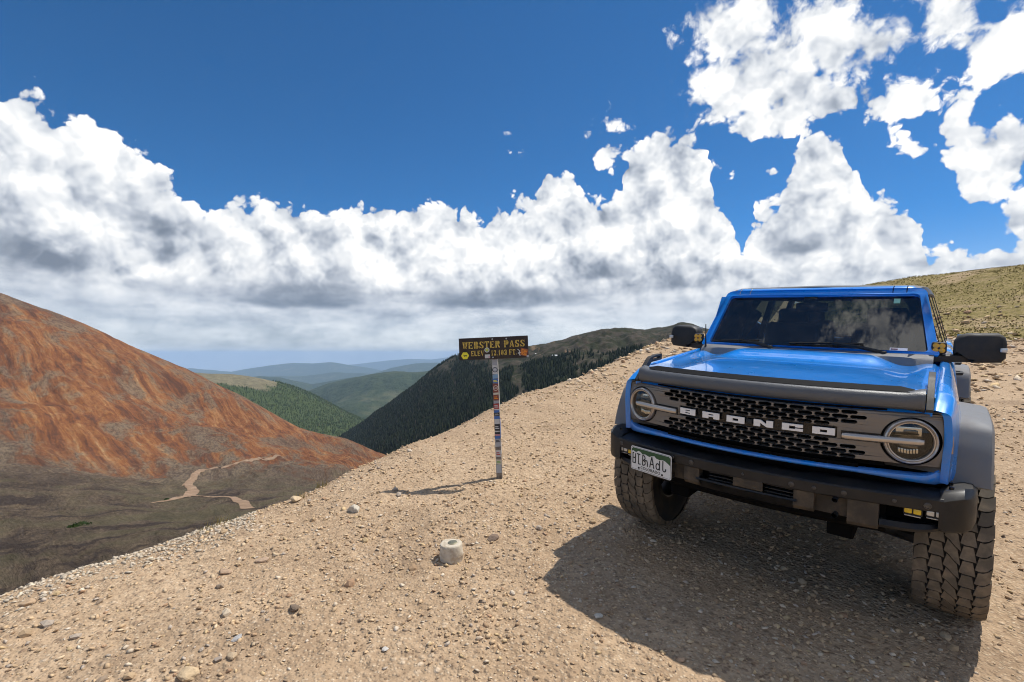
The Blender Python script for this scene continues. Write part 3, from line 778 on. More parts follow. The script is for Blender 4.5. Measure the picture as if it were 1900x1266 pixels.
def text_mesh(name, body, size, fn, mat, parent=None, depth=.0006, spacing=1.0, bold=0.0):
    cu = bpy.data.curves.new(name, 'FONT'); cu.body = body; cu.size = size; cu.align_x = 'CENTER'; cu.align_y = 'CENTER'; cu.extrude = depth / 2; cu.space_character = spacing; cu.offset = bold
    cu.resolution_u = 3
    tmp = bpy.data.objects.new(name, cu); me = bpy.data.meshes.new_from_object(tmp)
    bpy.data.objects.remove(tmp); bpy.data.curves.remove(cu); me.name = name
    for v in me.vertices: v.co = Vector(fn(v.co.x, v.co.y, v.co.z))
    me.materials.clear(); me.materials.append(mat)
    return link(bpy.data.objects.new(name, me), parent)

# ------------------------------------------------------------------ vehicle materials
def dusty(m, amount=.25, scale=6.0, dust=(.30, .22, .14)):
    T, B = mat_nodes(m); g = T.add('ShaderNodeTexCoord')
    n = T.noise(g.outputs['Object'], scale, 6, .65)
    base = tuple(B.inputs['Base Color'].default_value)[:3]
    T.put(B.inputs['Base Color'], T.mix(T.sstep(n, .40, .75, 0.0, amount), base, dust))
    r = B.inputs['Roughness'].default_value
    T.put(B.inputs['Roughness'], T.sstep(n, .35, .75, r, min(1, r + .25)))
    return m
def grain(m, scale=420, strength=.25, dist=.002):
    T, B = mat_nodes(m); g = T.add('ShaderNodeTexCoord'); bump(T, B, T.noise(g.outputs['Object'], scale, 2, .5), strength, dist); return m
m_blue = material('blue_paint', (.003, .135, .50), .32, metal=.05, spec=.3, coat=.75, coat_rough=.02)
T, B = mat_nodes(m_blue); g = T.add('ShaderNodeTexCoord')
fl = T.noise(g.outputs['Object'], 900, 1, .5)
T.put(B.inputs['Base Color'], T.mix(T.sstep(fl, .4, .65), (.001, .200, .66), (.002, .250, .80)))
sepz = T.add('ShaderNodeSeparateXYZ'); T.put(sepz.inputs[0], g.outputs['Object'])
dn = T.noise(g.outputs['Object'], 11, 7, .7)
dustm = T.math('MULTIPLY', T.sstep(T.math('MULTIPLY_ADD', T.math('SUBTRACT', dn, .5), .9, sepz.outputs[2]), 1.25, .55, .03, .55), T.sstep(dn, .35, .62))
T.put(B.inputs['Base Color'], T.mix(dustm, T.mix(T.sstep(fl, .4, .65), (.001, .215, .70), (.002, .265, .84)), (.34, .26, .18)))
T.put(B.inputs['Coat Weight'], T.sstep(dustm, 0, .5, 1.0, .3))
T.put(B.inputs['Roughness'], T.sstep(T.noise(g.outputs['Object'], 5, 4, .6), .3, .7, .26, .38))
m_grille = dusty(material('grille_grey', (.200, .178, .155), .38, metal=.30, spec=.5), .25, 5.0)
m_flare = grain(dusty(material('grey_plastic', (.165, .168, .174), .55, spec=.35), .25, 4.0))
m_black = grain(dusty(material('black_textured_plastic', (.017, .018, .020), .50, spec=.4), .12, 6.0))
m_prot = grain(material('hood_guard_plastic', (.105, .108, .113), .36, spec=.5), 260, .5, .003)
m_gloss = material('gloss_black', (.008, .008, .009), .12, spec=.5)
m_matte = material('matte_black', (.006, .006, .0065), .75, spec=.12)
m_void = material('dark_void', (.004, .004, .004), .9, spec=.1)
m_bump = grain(dusty(material('bumper_powder_coat', (.008, .0085, .010), .38, spec=.45), .07, 9.0), 500, .2, .001)
m_plate_steel = dusty(material('dusty_bracket', (.055, .046, .036), .75, spec=.25), .5, 12.0, (.20, .15, .10))
m_tyre = dusty(material('dusty_rubber', (.125, .105, .080), .85, spec=.25), .85, 9.0, (.30, .235, .165))
m_side = dusty(material('tyre_sidewall', (.018, .018, .018), .75, spec=.3), .35, 7.0, (.14, .11, .08))
m_rim = material('rim_metal', (.16, .16, .165), .35, metal=.9)
m_chrome = material('satin_chrome', (.50, .46, .42), .28, metal=.85)
m_lightbar = material('frosted_light_bar', (.48, .43, .38), .27, metal=.65, spec=.5, coat=.5)
m_boltm = material('dull_bolt', (.09, .085, .08), .4, metal=.6)
m_refl = material('reflector', (.55, .52, .47), .12, metal=1.0)
m_lampdark = material('lamp_inside', (.13, .112, .088), .22, metal=.75)
m_white = material('white_letters', (.80, .78, .75), .40)
m_amber = material('amber_lens', (.80, .36, .010), .18, spec=.5, coat=.8)
m_yellow = material('yellow_fog_lens', (.75, .50, .02), .2, spec=.5, coat=.6)
m_clear = material('clear_lamp', (.62, .62, .60), .15, metal=.3, coat=.8)
m_cabin = material('cabin_trim', (.030, .031, .033), .8, spec=.2)
m_seat = material('seat_fabric', (.045, .046, .05), .9, spec=.1)
m_roofg = material('roof_grey', (.055, .056, .058), .5)
def glass_mat(name, tint, refl=1.0, rough=0.0, film=0.0, ior=1.52):
    m = bpy.data.materials.new(name); m.use_nodes = True; T = NT(m.node_tree); T.n.clear()
    tr = T.add('ShaderNodeBsdfTransparent'); tr.inputs[0].default_value = tuple(tint) + (1,)
    gl = T.add('ShaderNodeBsdfGlossy'); gl.inputs['Roughness'].default_value = rough; gl.inputs['Color'].default_value = (refl, refl, refl, 1)
    fr = T.add('ShaderNodeFresnel'); fr.inputs['IOR'].default_value = ior
    mx = T.add('ShaderNodeMixShader'); T.l.new(fr.outputs[0], mx.inputs[0]); T.l.new(tr.outputs[0], mx.inputs[1]); T.l.new(gl.outputs[0], mx.inputs[2])
    last = mx
    if film:
        df = T.add('ShaderNodeBsdfDiffuse'); df.inputs['Color'].default_value = (.45, .42, .38, 1)
        tcx = T.add('ShaderNodeTexCoord'); nn_ = T.noise(tcx.outputs['Object'], 9, 6, .7)
        mx2 = T.add('ShaderNodeMixShader'); T.put(mx2.inputs[0], T.sstep(nn_, .4, .8, film * .4, film * 1.6)); T.l.new(mx.outputs[0], mx2.inputs[1]); T.l.new(df.outputs[0], mx2.inputs[2]); last = mx2
    out = T.add('ShaderNodeOutputMaterial'); T.l.new(last.outputs[0], out.inputs[0])
    return m
m_glass = glass_mat('windshield_glass', (.21, .26, .24), 1.0, 0.0, .05, 1.8)
m_tint = glass_mat('tinted_glass', (.22, .27, .26))
m_lens = glass_mat('lamp_lens', (.92, .92, .90))

# ------------------------------------------------------------------ the vehicle; local axes: X its own left, Y rearwards, Z up, origin on the ground under the front axle
CAR_R = np.array([[.75250519, .65857691, -.00352053], [-.65548287, .74843013, -.10096805], [-.06386036, .07828663, .99488344]])
CAR_T = np.array([1.81908112, 3.45546662, -1.35964887 + .004])
car = empty('off_road_vehicle')
car.matrix_world = Matrix([list(CAR_R[i]) + [CAR_T[i]] for i in range(3)] + [[0, 0, 0, 1]])
tag(car, 'bright blue off-road vehicle with black steel bumper parked nose-on on the gravel', 'off-road vehicle')
yg = lambda x: -.76 + .25 * x * x            # face of the grille
yb = lambda x: -.845 + .18 * x * x           # face of the bumper
def ss(x, a, b):
    t = min(1, max(0, (x - a) / (b - a))); return t * t * (3 - 2 * t)

# hood
def hood_z(x, y):
    ax = abs(x); t = (y + .6) / 1.1
    z = 1.279 + .016 * t - .012 * (ax / .7) ** 2
    z += .054 * ss(y, .20, .44) * (1 - ss(ax, .40, .60))
    z += .010 * (1 - ss(ax, .46, .60)) * (1 - ss(y, .1, .3)) * ss(y, -.6, -.2)
    z += .026 * ss(ax, .62, .73) * ss(y, -.35, .45)
    z -= .018 * ss(ax, .755, .778)
    z -= .010 * (1 - ss(y, yfh(x), yfh(x) + .05))
    return z
yfh = lambda x: -.635 + .20 * x * x
m = MB(); xs = np.concatenate([np.linspace(-.778, -.70, 8), np.linspace(-.69, .69, 70), np.linspace(.70, .778, 8)]); ts = np.linspace(0, 1, 46)
m.grid([[(x, yfh(x) + (.50 + .018 * (1 - (x / .75) ** 2) - yfh(x)) * t, hood_z(x, yfh(x) + (.50 - yfh(x)) * t)) for t in ts] for x in xs])
hood = m.build('hood', m_blue, car, 60)
# guard along the leading edge: grey body and black lip above it, matte to carry the groove's shade
m = MB(); xs = np.linspace(-.742, .742, 60); secs = []
for x in xs:
    y0 = -.705 + .20 * x * x; e = ss(abs(x), .66, .735); up = .012 * e
    secs.append([(x, y0 + .03, 1.183), (x, y0 - .004, 1.184), (x, y0 - .020, 1.200), (x, y0 - .022, 1.236 + up), (x, y0 - .008, 1.258 + up), (x, y0 + .014 + .05 * e, 1.266 + up * 1.3), (x, y0 + .030 + .07 * e, 1.262 + up), (x, y0 + .05 + .06 * e, 1.250)])
m.loft(secs, True, True); m.build('hood_guard', m_prot, car, 50)
m = MB(); xs = np.linspace(-.700, .700, 50); secs = []
for x in xs:
    y0 = -.705 + .20 * x * x; k = 1 - ss(abs(x), .64, .70)
    secs.append([(x, y0 + .006, 1.255), (x, y0 + .012, 1.2655 + .002 * k), (x, y0 + .030, 1.268 + .004 * k), (x, y0 + .062 + .004 * k, 1.272 + .010 * k), (x, y0 + .074 + .006 * k, 1.274 + .012 * k), (x, y0 + .082, 1.25)])
m.loft(secs, True, True); m.build('shaded_deflector_lip', m_matte, car, 50)
# blue nose strip under the guard
m = MB(); xs = np.linspace(-.80, .80, 40)
m.grid([[(x, -.655 + .19 * x * x, 1.215), (x, -.672 + .20 * x * x, 1.200), (x, -.690 + .22 * x * x, 1.186), (x, -.715 + .245 * x * x, 1.168)] for x in xs])
m.build('nose_panel', m_blue, car, 60)

# fenders
def fender(sgn):
    ys = np.concatenate([np.linspace(-.60, -.42, 12), np.linspace(-.40, .64, 36)])
    key = {-.60: [(.775, 1.190), (.800, 1.187), (.828, 1.178), (.842, 1.150), (.848, 1.05)],
           -.52: [(.778, 1.225), (.806, 1.222), (.838, 1.208), (.854, 1.165), (.860, 1.06)],
           -.42: [(.778, 1.256), (.812, 1.254), (.846, 1.234), (.864, 1.180), (.872, 1.07)],
           -.25: [(.779, 1.276), (.812, 1.275), (.842, 1.256), (.866, 1.195), (.884, 1.08)],
           .10: [(.780, 1.292), (.812, 1.291), (.840, 1.275), (.862, 1.215), (.882, 1.09)],
           .64: [(.782, 1.318), (.806, 1.316), (.830, 1.302), (.852, 1.235), (.872, 1.10)]}
    ks = sorted(key)
    G = []
    for y in ys:
        row = [tuple(np.interp(y, ks, [key[k][i][c] for k in ks]) for c in (0, 1)) for i in range(5)]
        zb = .845 if y < -.50 else (.44 + math.sqrt(max(.53 ** 2 - y * y, .09)) if y < .50 else .62)
        xl = row[-1][0]; zt = row[-1][1]
        if zb > zt - .02: zb = zt - .02
        low = [(xl + (.002 if y > -.5 else -.002) * k, zt + (zb - zt) * k / 4) for k in range(1, 5)]
        pts = [(.770, row[0][1] - .03)] + row + low
        P = catmull(pts, 34)
        G.append([(sgn * p[0], y, p[1]) for p in P])
    m = MB(); m.grid(G)
    # front return towards the grille
    fr = G[0]; m.grid([[(p[0] - sgn * .0, p[1], p[2]) for p in fr], [(p[0] - sgn * .03, p[1] + .012, p[2]) for p in fr]])
    return m.build('fender', m_blue, car, 50)
for s_ in (-1, 1): fender(s_)
# painted strip under the grille, turning up at the corners, and the black valance standing in for the shade behind the bumper
m = MB(); secs = []
for x in np.linspace(-.852, .852, 61):
    up = .045 * ss(abs(x), .74, .852); dn = .020 * ss(abs(x), .45, .80); y0 = yg(x) + .05 * ss(abs(x), .78, .852)
    secs.append([(x, y0 + .035, .878 + up), (x, y0 + .002, .876 + up), (x, y0 - .010, .872 + up * .9), (x, y0 - .014, .864 + up * .5 - dn * .3), (x, y0 - .010, .857 + up * .3 - dn * .8), (x, y0 + .004, .853 - dn)])
m.loft(secs, False, False); m.build('lower_panel', m_blue, car, 50)
m = MB(); secs = []
for x in np.linspace(-.845, .845, 41):
    dn = .020 * ss(abs(x), .45, .80); y0 = yg(x) + .05 * ss(abs(x), .78, .852)
    secs.append([(x, y0 + .003, .8525 - dn), (x, y0 + .03, .826 - dn * .4), (x, y0 + .06, .806), (x, y0 + .12, .780)])
m.loft(secs, False, False); m.build('shade_sheet', m_matte, car, 50)

# grille panel with its slots cut through
loops = [rrect(-.838, .838, .893, 1.181, .045, 6, .05)]
def slot(cx, cz, L=.0685, H=.0185):
    r = H / 2; P = []
    for k in range(5): a = rad(-90 + 45 * k); P.append((cx + L / 2 - r + r * math.cos(a), cz + r * math.sin(a)))
    for k in range(5): a = rad(90 + 45 * k); P.append((cx - L / 2 + r + r * math.cos(a), cz + r * math.sin(a)))
    return P
PITCH_X = .0757
for cz, n2, half in ((1.1565, 13, 0), (1.1325, 14, 1), (1.1085, 13, 0), (1.0885, 10, 1), (1.0045, 10, 1), (.9805, 13, 0), (.9565, 14, 1), (.9325, 13, 0)):
    for k in range(n2):
        loops.append(slot((k - (n2 - 1) / 2) * PITCH_X, cz))
loops.append(rrect(-.413, .408, 1.019, 1.0765, .003, 1, .06))
for s_ in (-1, 1): loops.append(circle(s_ * .697, 1.035, .117, 44))
grille = fill_shape('grille', loops, .014, lambda a, b, d: (a, yg(a) + d + .007 + .02 * ss(abs(a), .80, .838), b), m_grille, car)
m = MB(); m.grid([[(x, yg(x) + .045, z) for z in (.89, 1.18)] for x in np.linspace(-.60, .60, 24)]); m.build('radiator_screen', m_void, grille, 0)
m = MB(); m.grid([[(x, yg(x) + .014, z) for z in (1.012, 1.084)] for x in np.linspace(-.42, .42, 20)]); m.build('letter_recess', m_gloss, grille, 0)
# shut line under the panel
m = MB(); m.grid([[(x, yg(x) + .012, z) for z in (.872, .896)] for x in np.linspace(-.50, .50, 20)]); m.build('lower_gap', m_void, grille, 0)
# letters
def LET(ch, x0, w, h, z0):
    q = lambda a, b: (x0 + a * w, z0 + b * h)
    R_ = lambda a0, a1, b0, b1: [q(a0, b0), q(a1, b0), q(a1, b1), q(a0, b1)]
    if ch == 'B': return [R_(0, 1, 0, 1), R_(.34, .66, .20, .36), R_(.34, .66, .62, .78)]
    if ch == 'R': return [[q(0, 0), q(.36, 0), q(.36, .30), q(.66, .30), q(.66, 0), q(1, 0), q(1, 1), q(0, 1)], R_(.36, .66, .56, .74)]
    if ch == 'O': return [R_(0, 1, 0, 1), R_(.34, .66, .30, .68)]
    if ch == 'N': return [[q(0, 0), q(.34, 0), q(.34, .55), q(.68, 0), q(1, 0), q(1, 1), q(.66, 1), q(.66, .45), q(.36, 1), q(0, 1)]]
    if ch == 'C': return [[q(0, 0), q(1, 0), q(1, .38), q(.64, .38), q(.64, .28), q(.34, .28), q(.34, .72), q(.64, .72), q(.64, .56), q(1, .56), q(1, 1), q(0, 1)]]
for ch, x0, x1 in (('B', -.405, -.307), ('R', -.261, -.161), ('O', -.119, -.022), ('N', .026, .122), ('C', .165, .261), ('O', .303, .400)):
    fill_shape('letter', LET(ch, x0, x1 - x0, .036, 1.030), .010, lambda a, b, d: (a, yg(a) - .004 + d, b), m_white, grille, 20)
m = MB(); m.box((.002, yg(0) + .002, 1.047), (.030, .02, .030), .003); m.build('camera', m_black, grille)
# headlights
for s_ in (-1, 1):
    hx, hz = s_ * .697, 1.035
    slope = .5 * hx; nrm = np.array([slope, -1.0, 0]); nrm /= np.linalg.norm(nrm); tx = np.array([1.0, slope, 0]); tx /= np.linalg.norm(tx)
    c0 = np.array([hx, yg(hx), hz])
    fn = lambda u, v, h: tuple(c0 + tx * u + np.array([0, 0, v]) + nrm * h)
    m = MB(); m.lathe([(.1100, -.02), (.1100, .004), (.1075, .011), (.103, .014), (.099, .011), (.0965, .007), (.094, .011), (.090, .010), (.087, .002), (.087, -.03)], fn, 56)
    hl = m.build('headlight', m_lightbar, car, 40)
    m = MB(); m.lathe([(.1195, -.004), (.1195, -.012), (.100, -.012)], fn, 48); m.build('bezel', m_matte, hl)
    m = MB(); m.lathe([(.090, -.012), (.080, -.035), (.055, -.052), (.0005, -.058)], fn, 40); m.build('bowl', m_lampdark, hl)
    m = MB()
    m.grid([[fn(u, v, -.032 - .22 * (v - .045) ** 2 / .03 + .2 * u * u) for v in np.linspace(.020, .062, 5)] for u in np.linspace(-.052, .052, 10)])
    m.build('reflector', m_refl, hl)
    for k in range(7):
        m = MB(); m.box(fn(-.036 + .012 * k, -.058 + .006 * abs(k - 3) / 3, -.030), (.010, .012, .024), .002); m.build('led', m_refl, hl)
    for q, w_ in ((.042, .07), (-.030, .075)):
        m = MB(); m.box(fn(0, q, -.03), (w_, .01, .018), .004); m.build('projector', m_lampdark, hl)
    m = MB(); m.lathe([(.090, .002), (.070, .008), (.040, .012), (.0005, .0135)], fn, 48); m.build('lens', m_lens, hl)
    m = MB(); secs = []
    for x in np.linspace(.430, .748, 20):
        X_ = s_ * x; e = 1 - .25 * ss(x, .73, .748) - .2 * (1 - ss(x, .43, .437)); y0 = yg(X_) - .022
        secs.append([(X_, y0 + .012 - .014 * e * math.cos(a), 1.0365 + .0165 * e * math.copysign(abs(math.sin(a)) ** .6, math.sin(a))) for a in np.linspace(0, 2 * np.pi, 12, endpoint=False)])
    m.loft(secs, True, True); m.build('light_bar', m_lightbar, hl, 50)
    m = MB(); m.grid([[(s_ * x, yg(x) - .001, z) for z in (1.014, 1.060)] for x in np.linspace(.425, .585, 8)]); m.build('bar_recess', m_gloss, hl, 0)
    # side marker on the corner of the panel
    m = MB(); m.box((s_ * .849, -.565, 1.03), (.008, .03, .085), .003); m.build('side_marker', material('side_marker_lens', (.55, .33, .18), .2), car)

# bumper
bumper = MB(); secs = []
for x in np.linspace(-.83, .83, 49):
    y0 = yb(x)
    secs.append([(x, y0 + .004, .742), (x, y0, .747), (x, y0 - .001, .796), (x, y0 + .006, .804), (x, y0 + .07, .812), (x, y0 + .15, .815), (x, y0 + .15, .745)])
bumper.loft(secs, True, True)
bumper = bumper.build('bumper', m_bump, car, 25)
for s_ in (-1, 1):
    m = MB(); secs = []
    for x, y0, y1, z0, z1 in ((.815, -.728, -.48, .655, .822), (.845, -.720, -.44, .650, .836), (.90, -.690, -.40, .655, .850), (.93, -.650, -.38, .665, .846), (.947, -.590, -.37, .690, .828)):
        secs.append([(s_ * x, y0 + .010, z0), (s_ * x, y0, z0 + .012), (s_ * x, y0 + .002, z1 - .035), (s_ * x, y0 + .030, z1 - .010), (s_ * x, y0 + .055, z1), (s_ * x, y1, z1 - .012), (s_ * x, y1, z0 + .05)])
    m.loft(secs, True, True); cap = m.build('end_cap', m_bump, bumper, 30)
    for bx, by in ((.855, -.64), (.852, -.56)):
        m = MB(); m.lathe([(.0005, .011), (.009, .011), (.010, 0)], lambda u, v, h: (s_ * bx + u, by + v, .838 + h), 10); m.build('bolt', m_gloss, cap)
    # opening with the lamp pods, lower lip
    m = MB(); secs = []
    for x in np.linspace(.60, .90, 12):
        y0 = yb(x) + .02 + .10 * ss(x, .8, .9); secs.append([(s_ * x, y0, .625 + .03 * ss(x, .7, .9)), (s_ * x, y0 - .006, .640 + .03 * ss(x, .7, .9)), (s_ * x, y0 + .01, .662 + .02 * ss(x, .7, .9)), (s_ * x, y0 + .10, .655), (s_ * x, y0 + .10, .63)])
    m.loft(secs, True, True); m.build('lower_lip', m_bump, bumper, 30)
    m = MB(); m.box((s_ * .71, yb(.71) + .11, .70), (.24, .02, .12)); m.build('opening_back', m_void, bumper, 0)
    for nm, fx, mt in (('fog_lamp', .722, m_yellow), ('fog_lamp', .803, m_clear)):
        y0 = yb(fx) + .035
        m = MB(); m.box((s_ * fx, y0 + .02, .722), (.074, .05, .046), .008); fo = m.build(nm, m_black, bumper)
        for q in (-1, 1):
            m = MB(); m.box((s_ * fx + q * .017, y0 - .006, .724), (.030, .012, .026), .005); m.build('lens', mt, fo)
        m = MB(); m.box((s_ * fx, y0 - .004, .700), (.062, .012, .005), .002); m.build('trim', m_chrome, fo)
    # brackets and tow hook
    for x0, x1, z0, z1 in ((.245, .335, .640, .742), (.475, .597, .612, .742)):
        m = MB(); secs = []
        for x in np.linspace(x0, x1, 5):
            secs.append([(s_ * x, yb(x) + .006, z1), (s_ * x, yb(x) + .004, z0 + .02), (s_ * x, yb(x) + .02, z0), (s_ * x, yb(x) + .08, z0), (s_ * x, yb(x) + .08, z1)])
        m.loft(secs, True, True); m.build('bracket', m_plate_steel, bumper, 25)
    m = MB(); m.tube([(s_ * .425, yb(.425) + .06, .735), (s_ * .425, yb(.425) - .012, .728), (s_ * .425, yb(.425) - .034, .69), (s_ * .425, yb(.425) - .012, .650), (s_ * .425, yb(.425) + .06, .642)], .013, 10); m.build('tow_hook', m_black, bumper)
    m = MB(); m.box((s_ * .405, yb(.405) + .05, .69), (.14, .012, .10)); m.build('hook_plate', m_plate_steel, bumper)
# centre of the bumper
m = MB(); secs = []
for x in np.linspace(-.62, .62, 30): secs.append([(x, yb(x) + .07, .745), (x, yb(x) + .07, .60), (x, yb(x) + .11, .57), (x, yb(x) + .20, .57), (x, yb(x) + .20, .745)])
m.loft(secs, True, True); m.build('core', m_void, bumper, 25)
for x0, x1 in ((-.19, -.055), (.105, .24)):
    for k in range(3):
        m = MB(); m.box(((x0 + x1) / 2, yb((x0 + x1) / 2) + .035, .735 - .019 * k), (x1 - x0, .03, .006), .002); m.build('slat', m_black, bumper)
m = MB(); m.box((.024, yb(.02) + .012, .723), (.152, .02, .058), .004); m.build('sensor_cover', m_plate_steel, bumper)
m = MB(); secs = []
for x in np.linspace(-.26, .26, 9): secs.append([(x, yb(x) + .0, .692), (x, yb(x) - .004, .684), (x, yb(x) + .10, .590), (x, yb(x) + .22, .560), (x, yb(x) + .22, .60), (x, yb(x) + .05, .692)])
m.loft(secs, True, True); m.build('skid_plate', m_bump, bumper, 25)
def bolt(x, z, r=.011):
    fn = lambda u, v, h: (x + u, yb(x) - .001 - h + .36 * x * u, z + v)
    m = MB(); m.lathe([(r, 0), (r, .003), (r * .72, .0045), (r * .62, .002), (r * .3, .002), (.0003, .003)], fn, 14); m.build('bolt', m_boltm, bumper)
for x, z, r in ((-.80, .772, .014), (-.41, .775, .010), (-.29, .772, .015), (.235, .768, .014), (.335, .77, .010), (.46, .77, .012), (.775, .767, .015), (.655, .77, .009), (.0, .77, .008)): bolt(x, z, r)

# number plate
m_plate = material('plate_white', (.72, .72, .70), .38); m_ink = material('plate_ink', (.012, .013, .014), .5); m_green = material('plate_green', (.028, .085, .032), .45)
pc = np.array([-.556, -.808, .710]); pw_ = np.array([math.cos(.2), -math.sin(.2), 0]); pn = np.array([-math.sin(.2), -math.cos(.2), 0])
pf = lambda a, b, d: tuple(pc + pw_ * a + np.array([0, 0, b]) + pn * d)
m = MB(); m.prism(rrect(-.1525, .1525, -.076, .076, .014, 4), pf, -.003, .0)
plate = m.build('number_plate', m_plate, car, 20)
ridge_ = [(-.145, .040), (-.132, .046), (-.118, .040), (-.105, .041), (-.092, .051), (-.075, .047), (-.058, .034), (-.040, .040), (-.025, .036), (-.008, .031), (.010, .041), (.030, .045), (.045, .034), (.070, .030), (.085, .035), (.105, .034), (.125, .024), (.145, .012)]
fill_shape('mountain_band', [ridge_ + [(.145, .056), (.135, .066), (-.135, .066), (-.145, .056)]], .0006, lambda a, b, d: pf(a, b, d + .0012), m_green, plate, 20)
fill_shape('border', [rrect(-.147, .147, -.0705, .0705, .011, 4), rrect(-.1455, .1455, -.069, .069, .010, 4)], .0005, lambda a, b, d: pf(a, b, d + .0009), m_ink, plate, 20)
fill_shape('ridge_snow', [[(a, b - .002) for a, b in ridge_] + [(a, b + .001) for a, b in ridge_[::-1]]], .0005, lambda a, b, d: pf(a, b, d + .0021), m_plate, plate, 20)
def stroke(pts, w, fn, mat, parent, name='character', z=0.0):
    P = np.array(pts, float); tg = np.gradient(P, axis=0) if len(P) > 2 else np.repeat((P[1] - P[0])[None], 2, 0)
    tg = tg / (np.linalg.norm(tg, axis=1)[:, None] + 1e-9); n = np.stack([-tg[:, 1], tg[:, 0]], 1) * w / 2
    return np.vstack([P + n, (P - n)[::-1]])
def char(strokes, w, fn, mat, parent, name='character'):
    m = MB()
    for i, s in enumerate(strokes):
        L = stroke(s, w, fn, mat, parent); k = len(L) // 2
        for j in range(k - 1):
            q = [L[j], L[j + 1], L[2 * k - 2 - j], L[2 * k - 1 - j]]
            h = .0015 + .00025 * i
            m.add([fn(a, b, h) for a, b in q], [(0, 1, 2, 3)])
    return m.build(name, mat, parent, 0)
H0, H1 = -.034, .034
def chx(x): return lambda pts: [(x + a * .030, H0 + b * (H1 - H0)) for a, b in pts]
arc = lambda cx, cy, rx, ry, a0, a1, n=9: [(cx + rx * math.cos(rad(a0 + (a1 - a0) * k / (n - 1))), cy + ry * math.sin(rad(a0 + (a1 - a0) * k / (n - 1)))) for k in range(n)]
GL = [(-.137, [[(.05, 0), (.05, 1)], [(.75, .02), (.75, .95)], [(0, .03), (.8, .03)], [(.05, .52), (.75, .52)], [(.0, .97), (.35, .97)]]),
      (-.107, [[(.55, .0), (.55, .95)], [(.1, .96), (1.0, .96)], [(.45, .03), (1.1, .03)]]),
      (-.060, [[(.05, 0), (.05, 1)], arc(.05, .74, .62, .24, 90, -90), arc(.05, .26, .70, .24, 90, -90), arc(.95, .30, .35, .26, 150, 0, 6) + [(1.3, 0.0)]]),
      (-.004, [[(.0, 0), (.5, 1.04)], [(.5, 1.04), (1.05, 0)], [(.18, .35), (.85, .35)]]),
      (.042, [arc(.45, .30, .42, .28, 20, 380, 16), [(.90, .0), (.90, 1.0)]]),
      (.088, [[(.15, 1.0), (.15, .12)], arc(.50, .18, .36, .16, 190, 350, 8), [(.85, .12), (.88, .3)]])]
for x, st in GL: char([chx(x)(s) for s in st], .0070, pf, m_ink, plate)
text_mesh('state_name', 'COLORADO', .025, lambda a, b, d: pf(a + .0, b - .053, d + .0014), m_ink, plate, spacing=1.08, bold=.0004)
for a in (-.088, .088):
    m = MB(); m.prism(circle(a, -.058, .0065, 10), pf, 0, .003); m.build('screw', m_ink, plate, 20)

# wheel-arch flares
def flare(sgn, yc, x_in, x_out, top=1.10):
    path = catmull([(-.492, .828), (-.462, .915), (-.395, 1.03), (-.30, top), (0, top + .012), (.30, top), (.42, 1.02), (.52, .88), (.57, .66)], 44)
    tg = np.gradient(path, axis=0); tg /= np.linalg.norm(tg, axis=1)[:, None]; nrm = np.stack([-tg[:, 1], tg[:, 0]], 1)
    secs = []
    for (y, z), n in zip(path, nrm):
        prof = [(x_in - .02, .012), (x_in + .01, .010), (x_out - .035, .0), (x_out - .010, -.008), (x_out, -.028), (x_out + .001, -.065), (x_out - .012, -.085), (x_out - .05, -.085), (x_in - .02, -.05)]
        secs.append([(sgn * px, yc + y + n[0] * d, z + n[1] * d) for px, d in prof])
    m = MB(); m.loft(secs, True, True); return m.build('fender_flare', m_flare, car, 40)
for s_ in (-1, 1):
    flare(s_, 0, .865, 1.003); flare(s_, 2.95, .862, .985, 1.06)

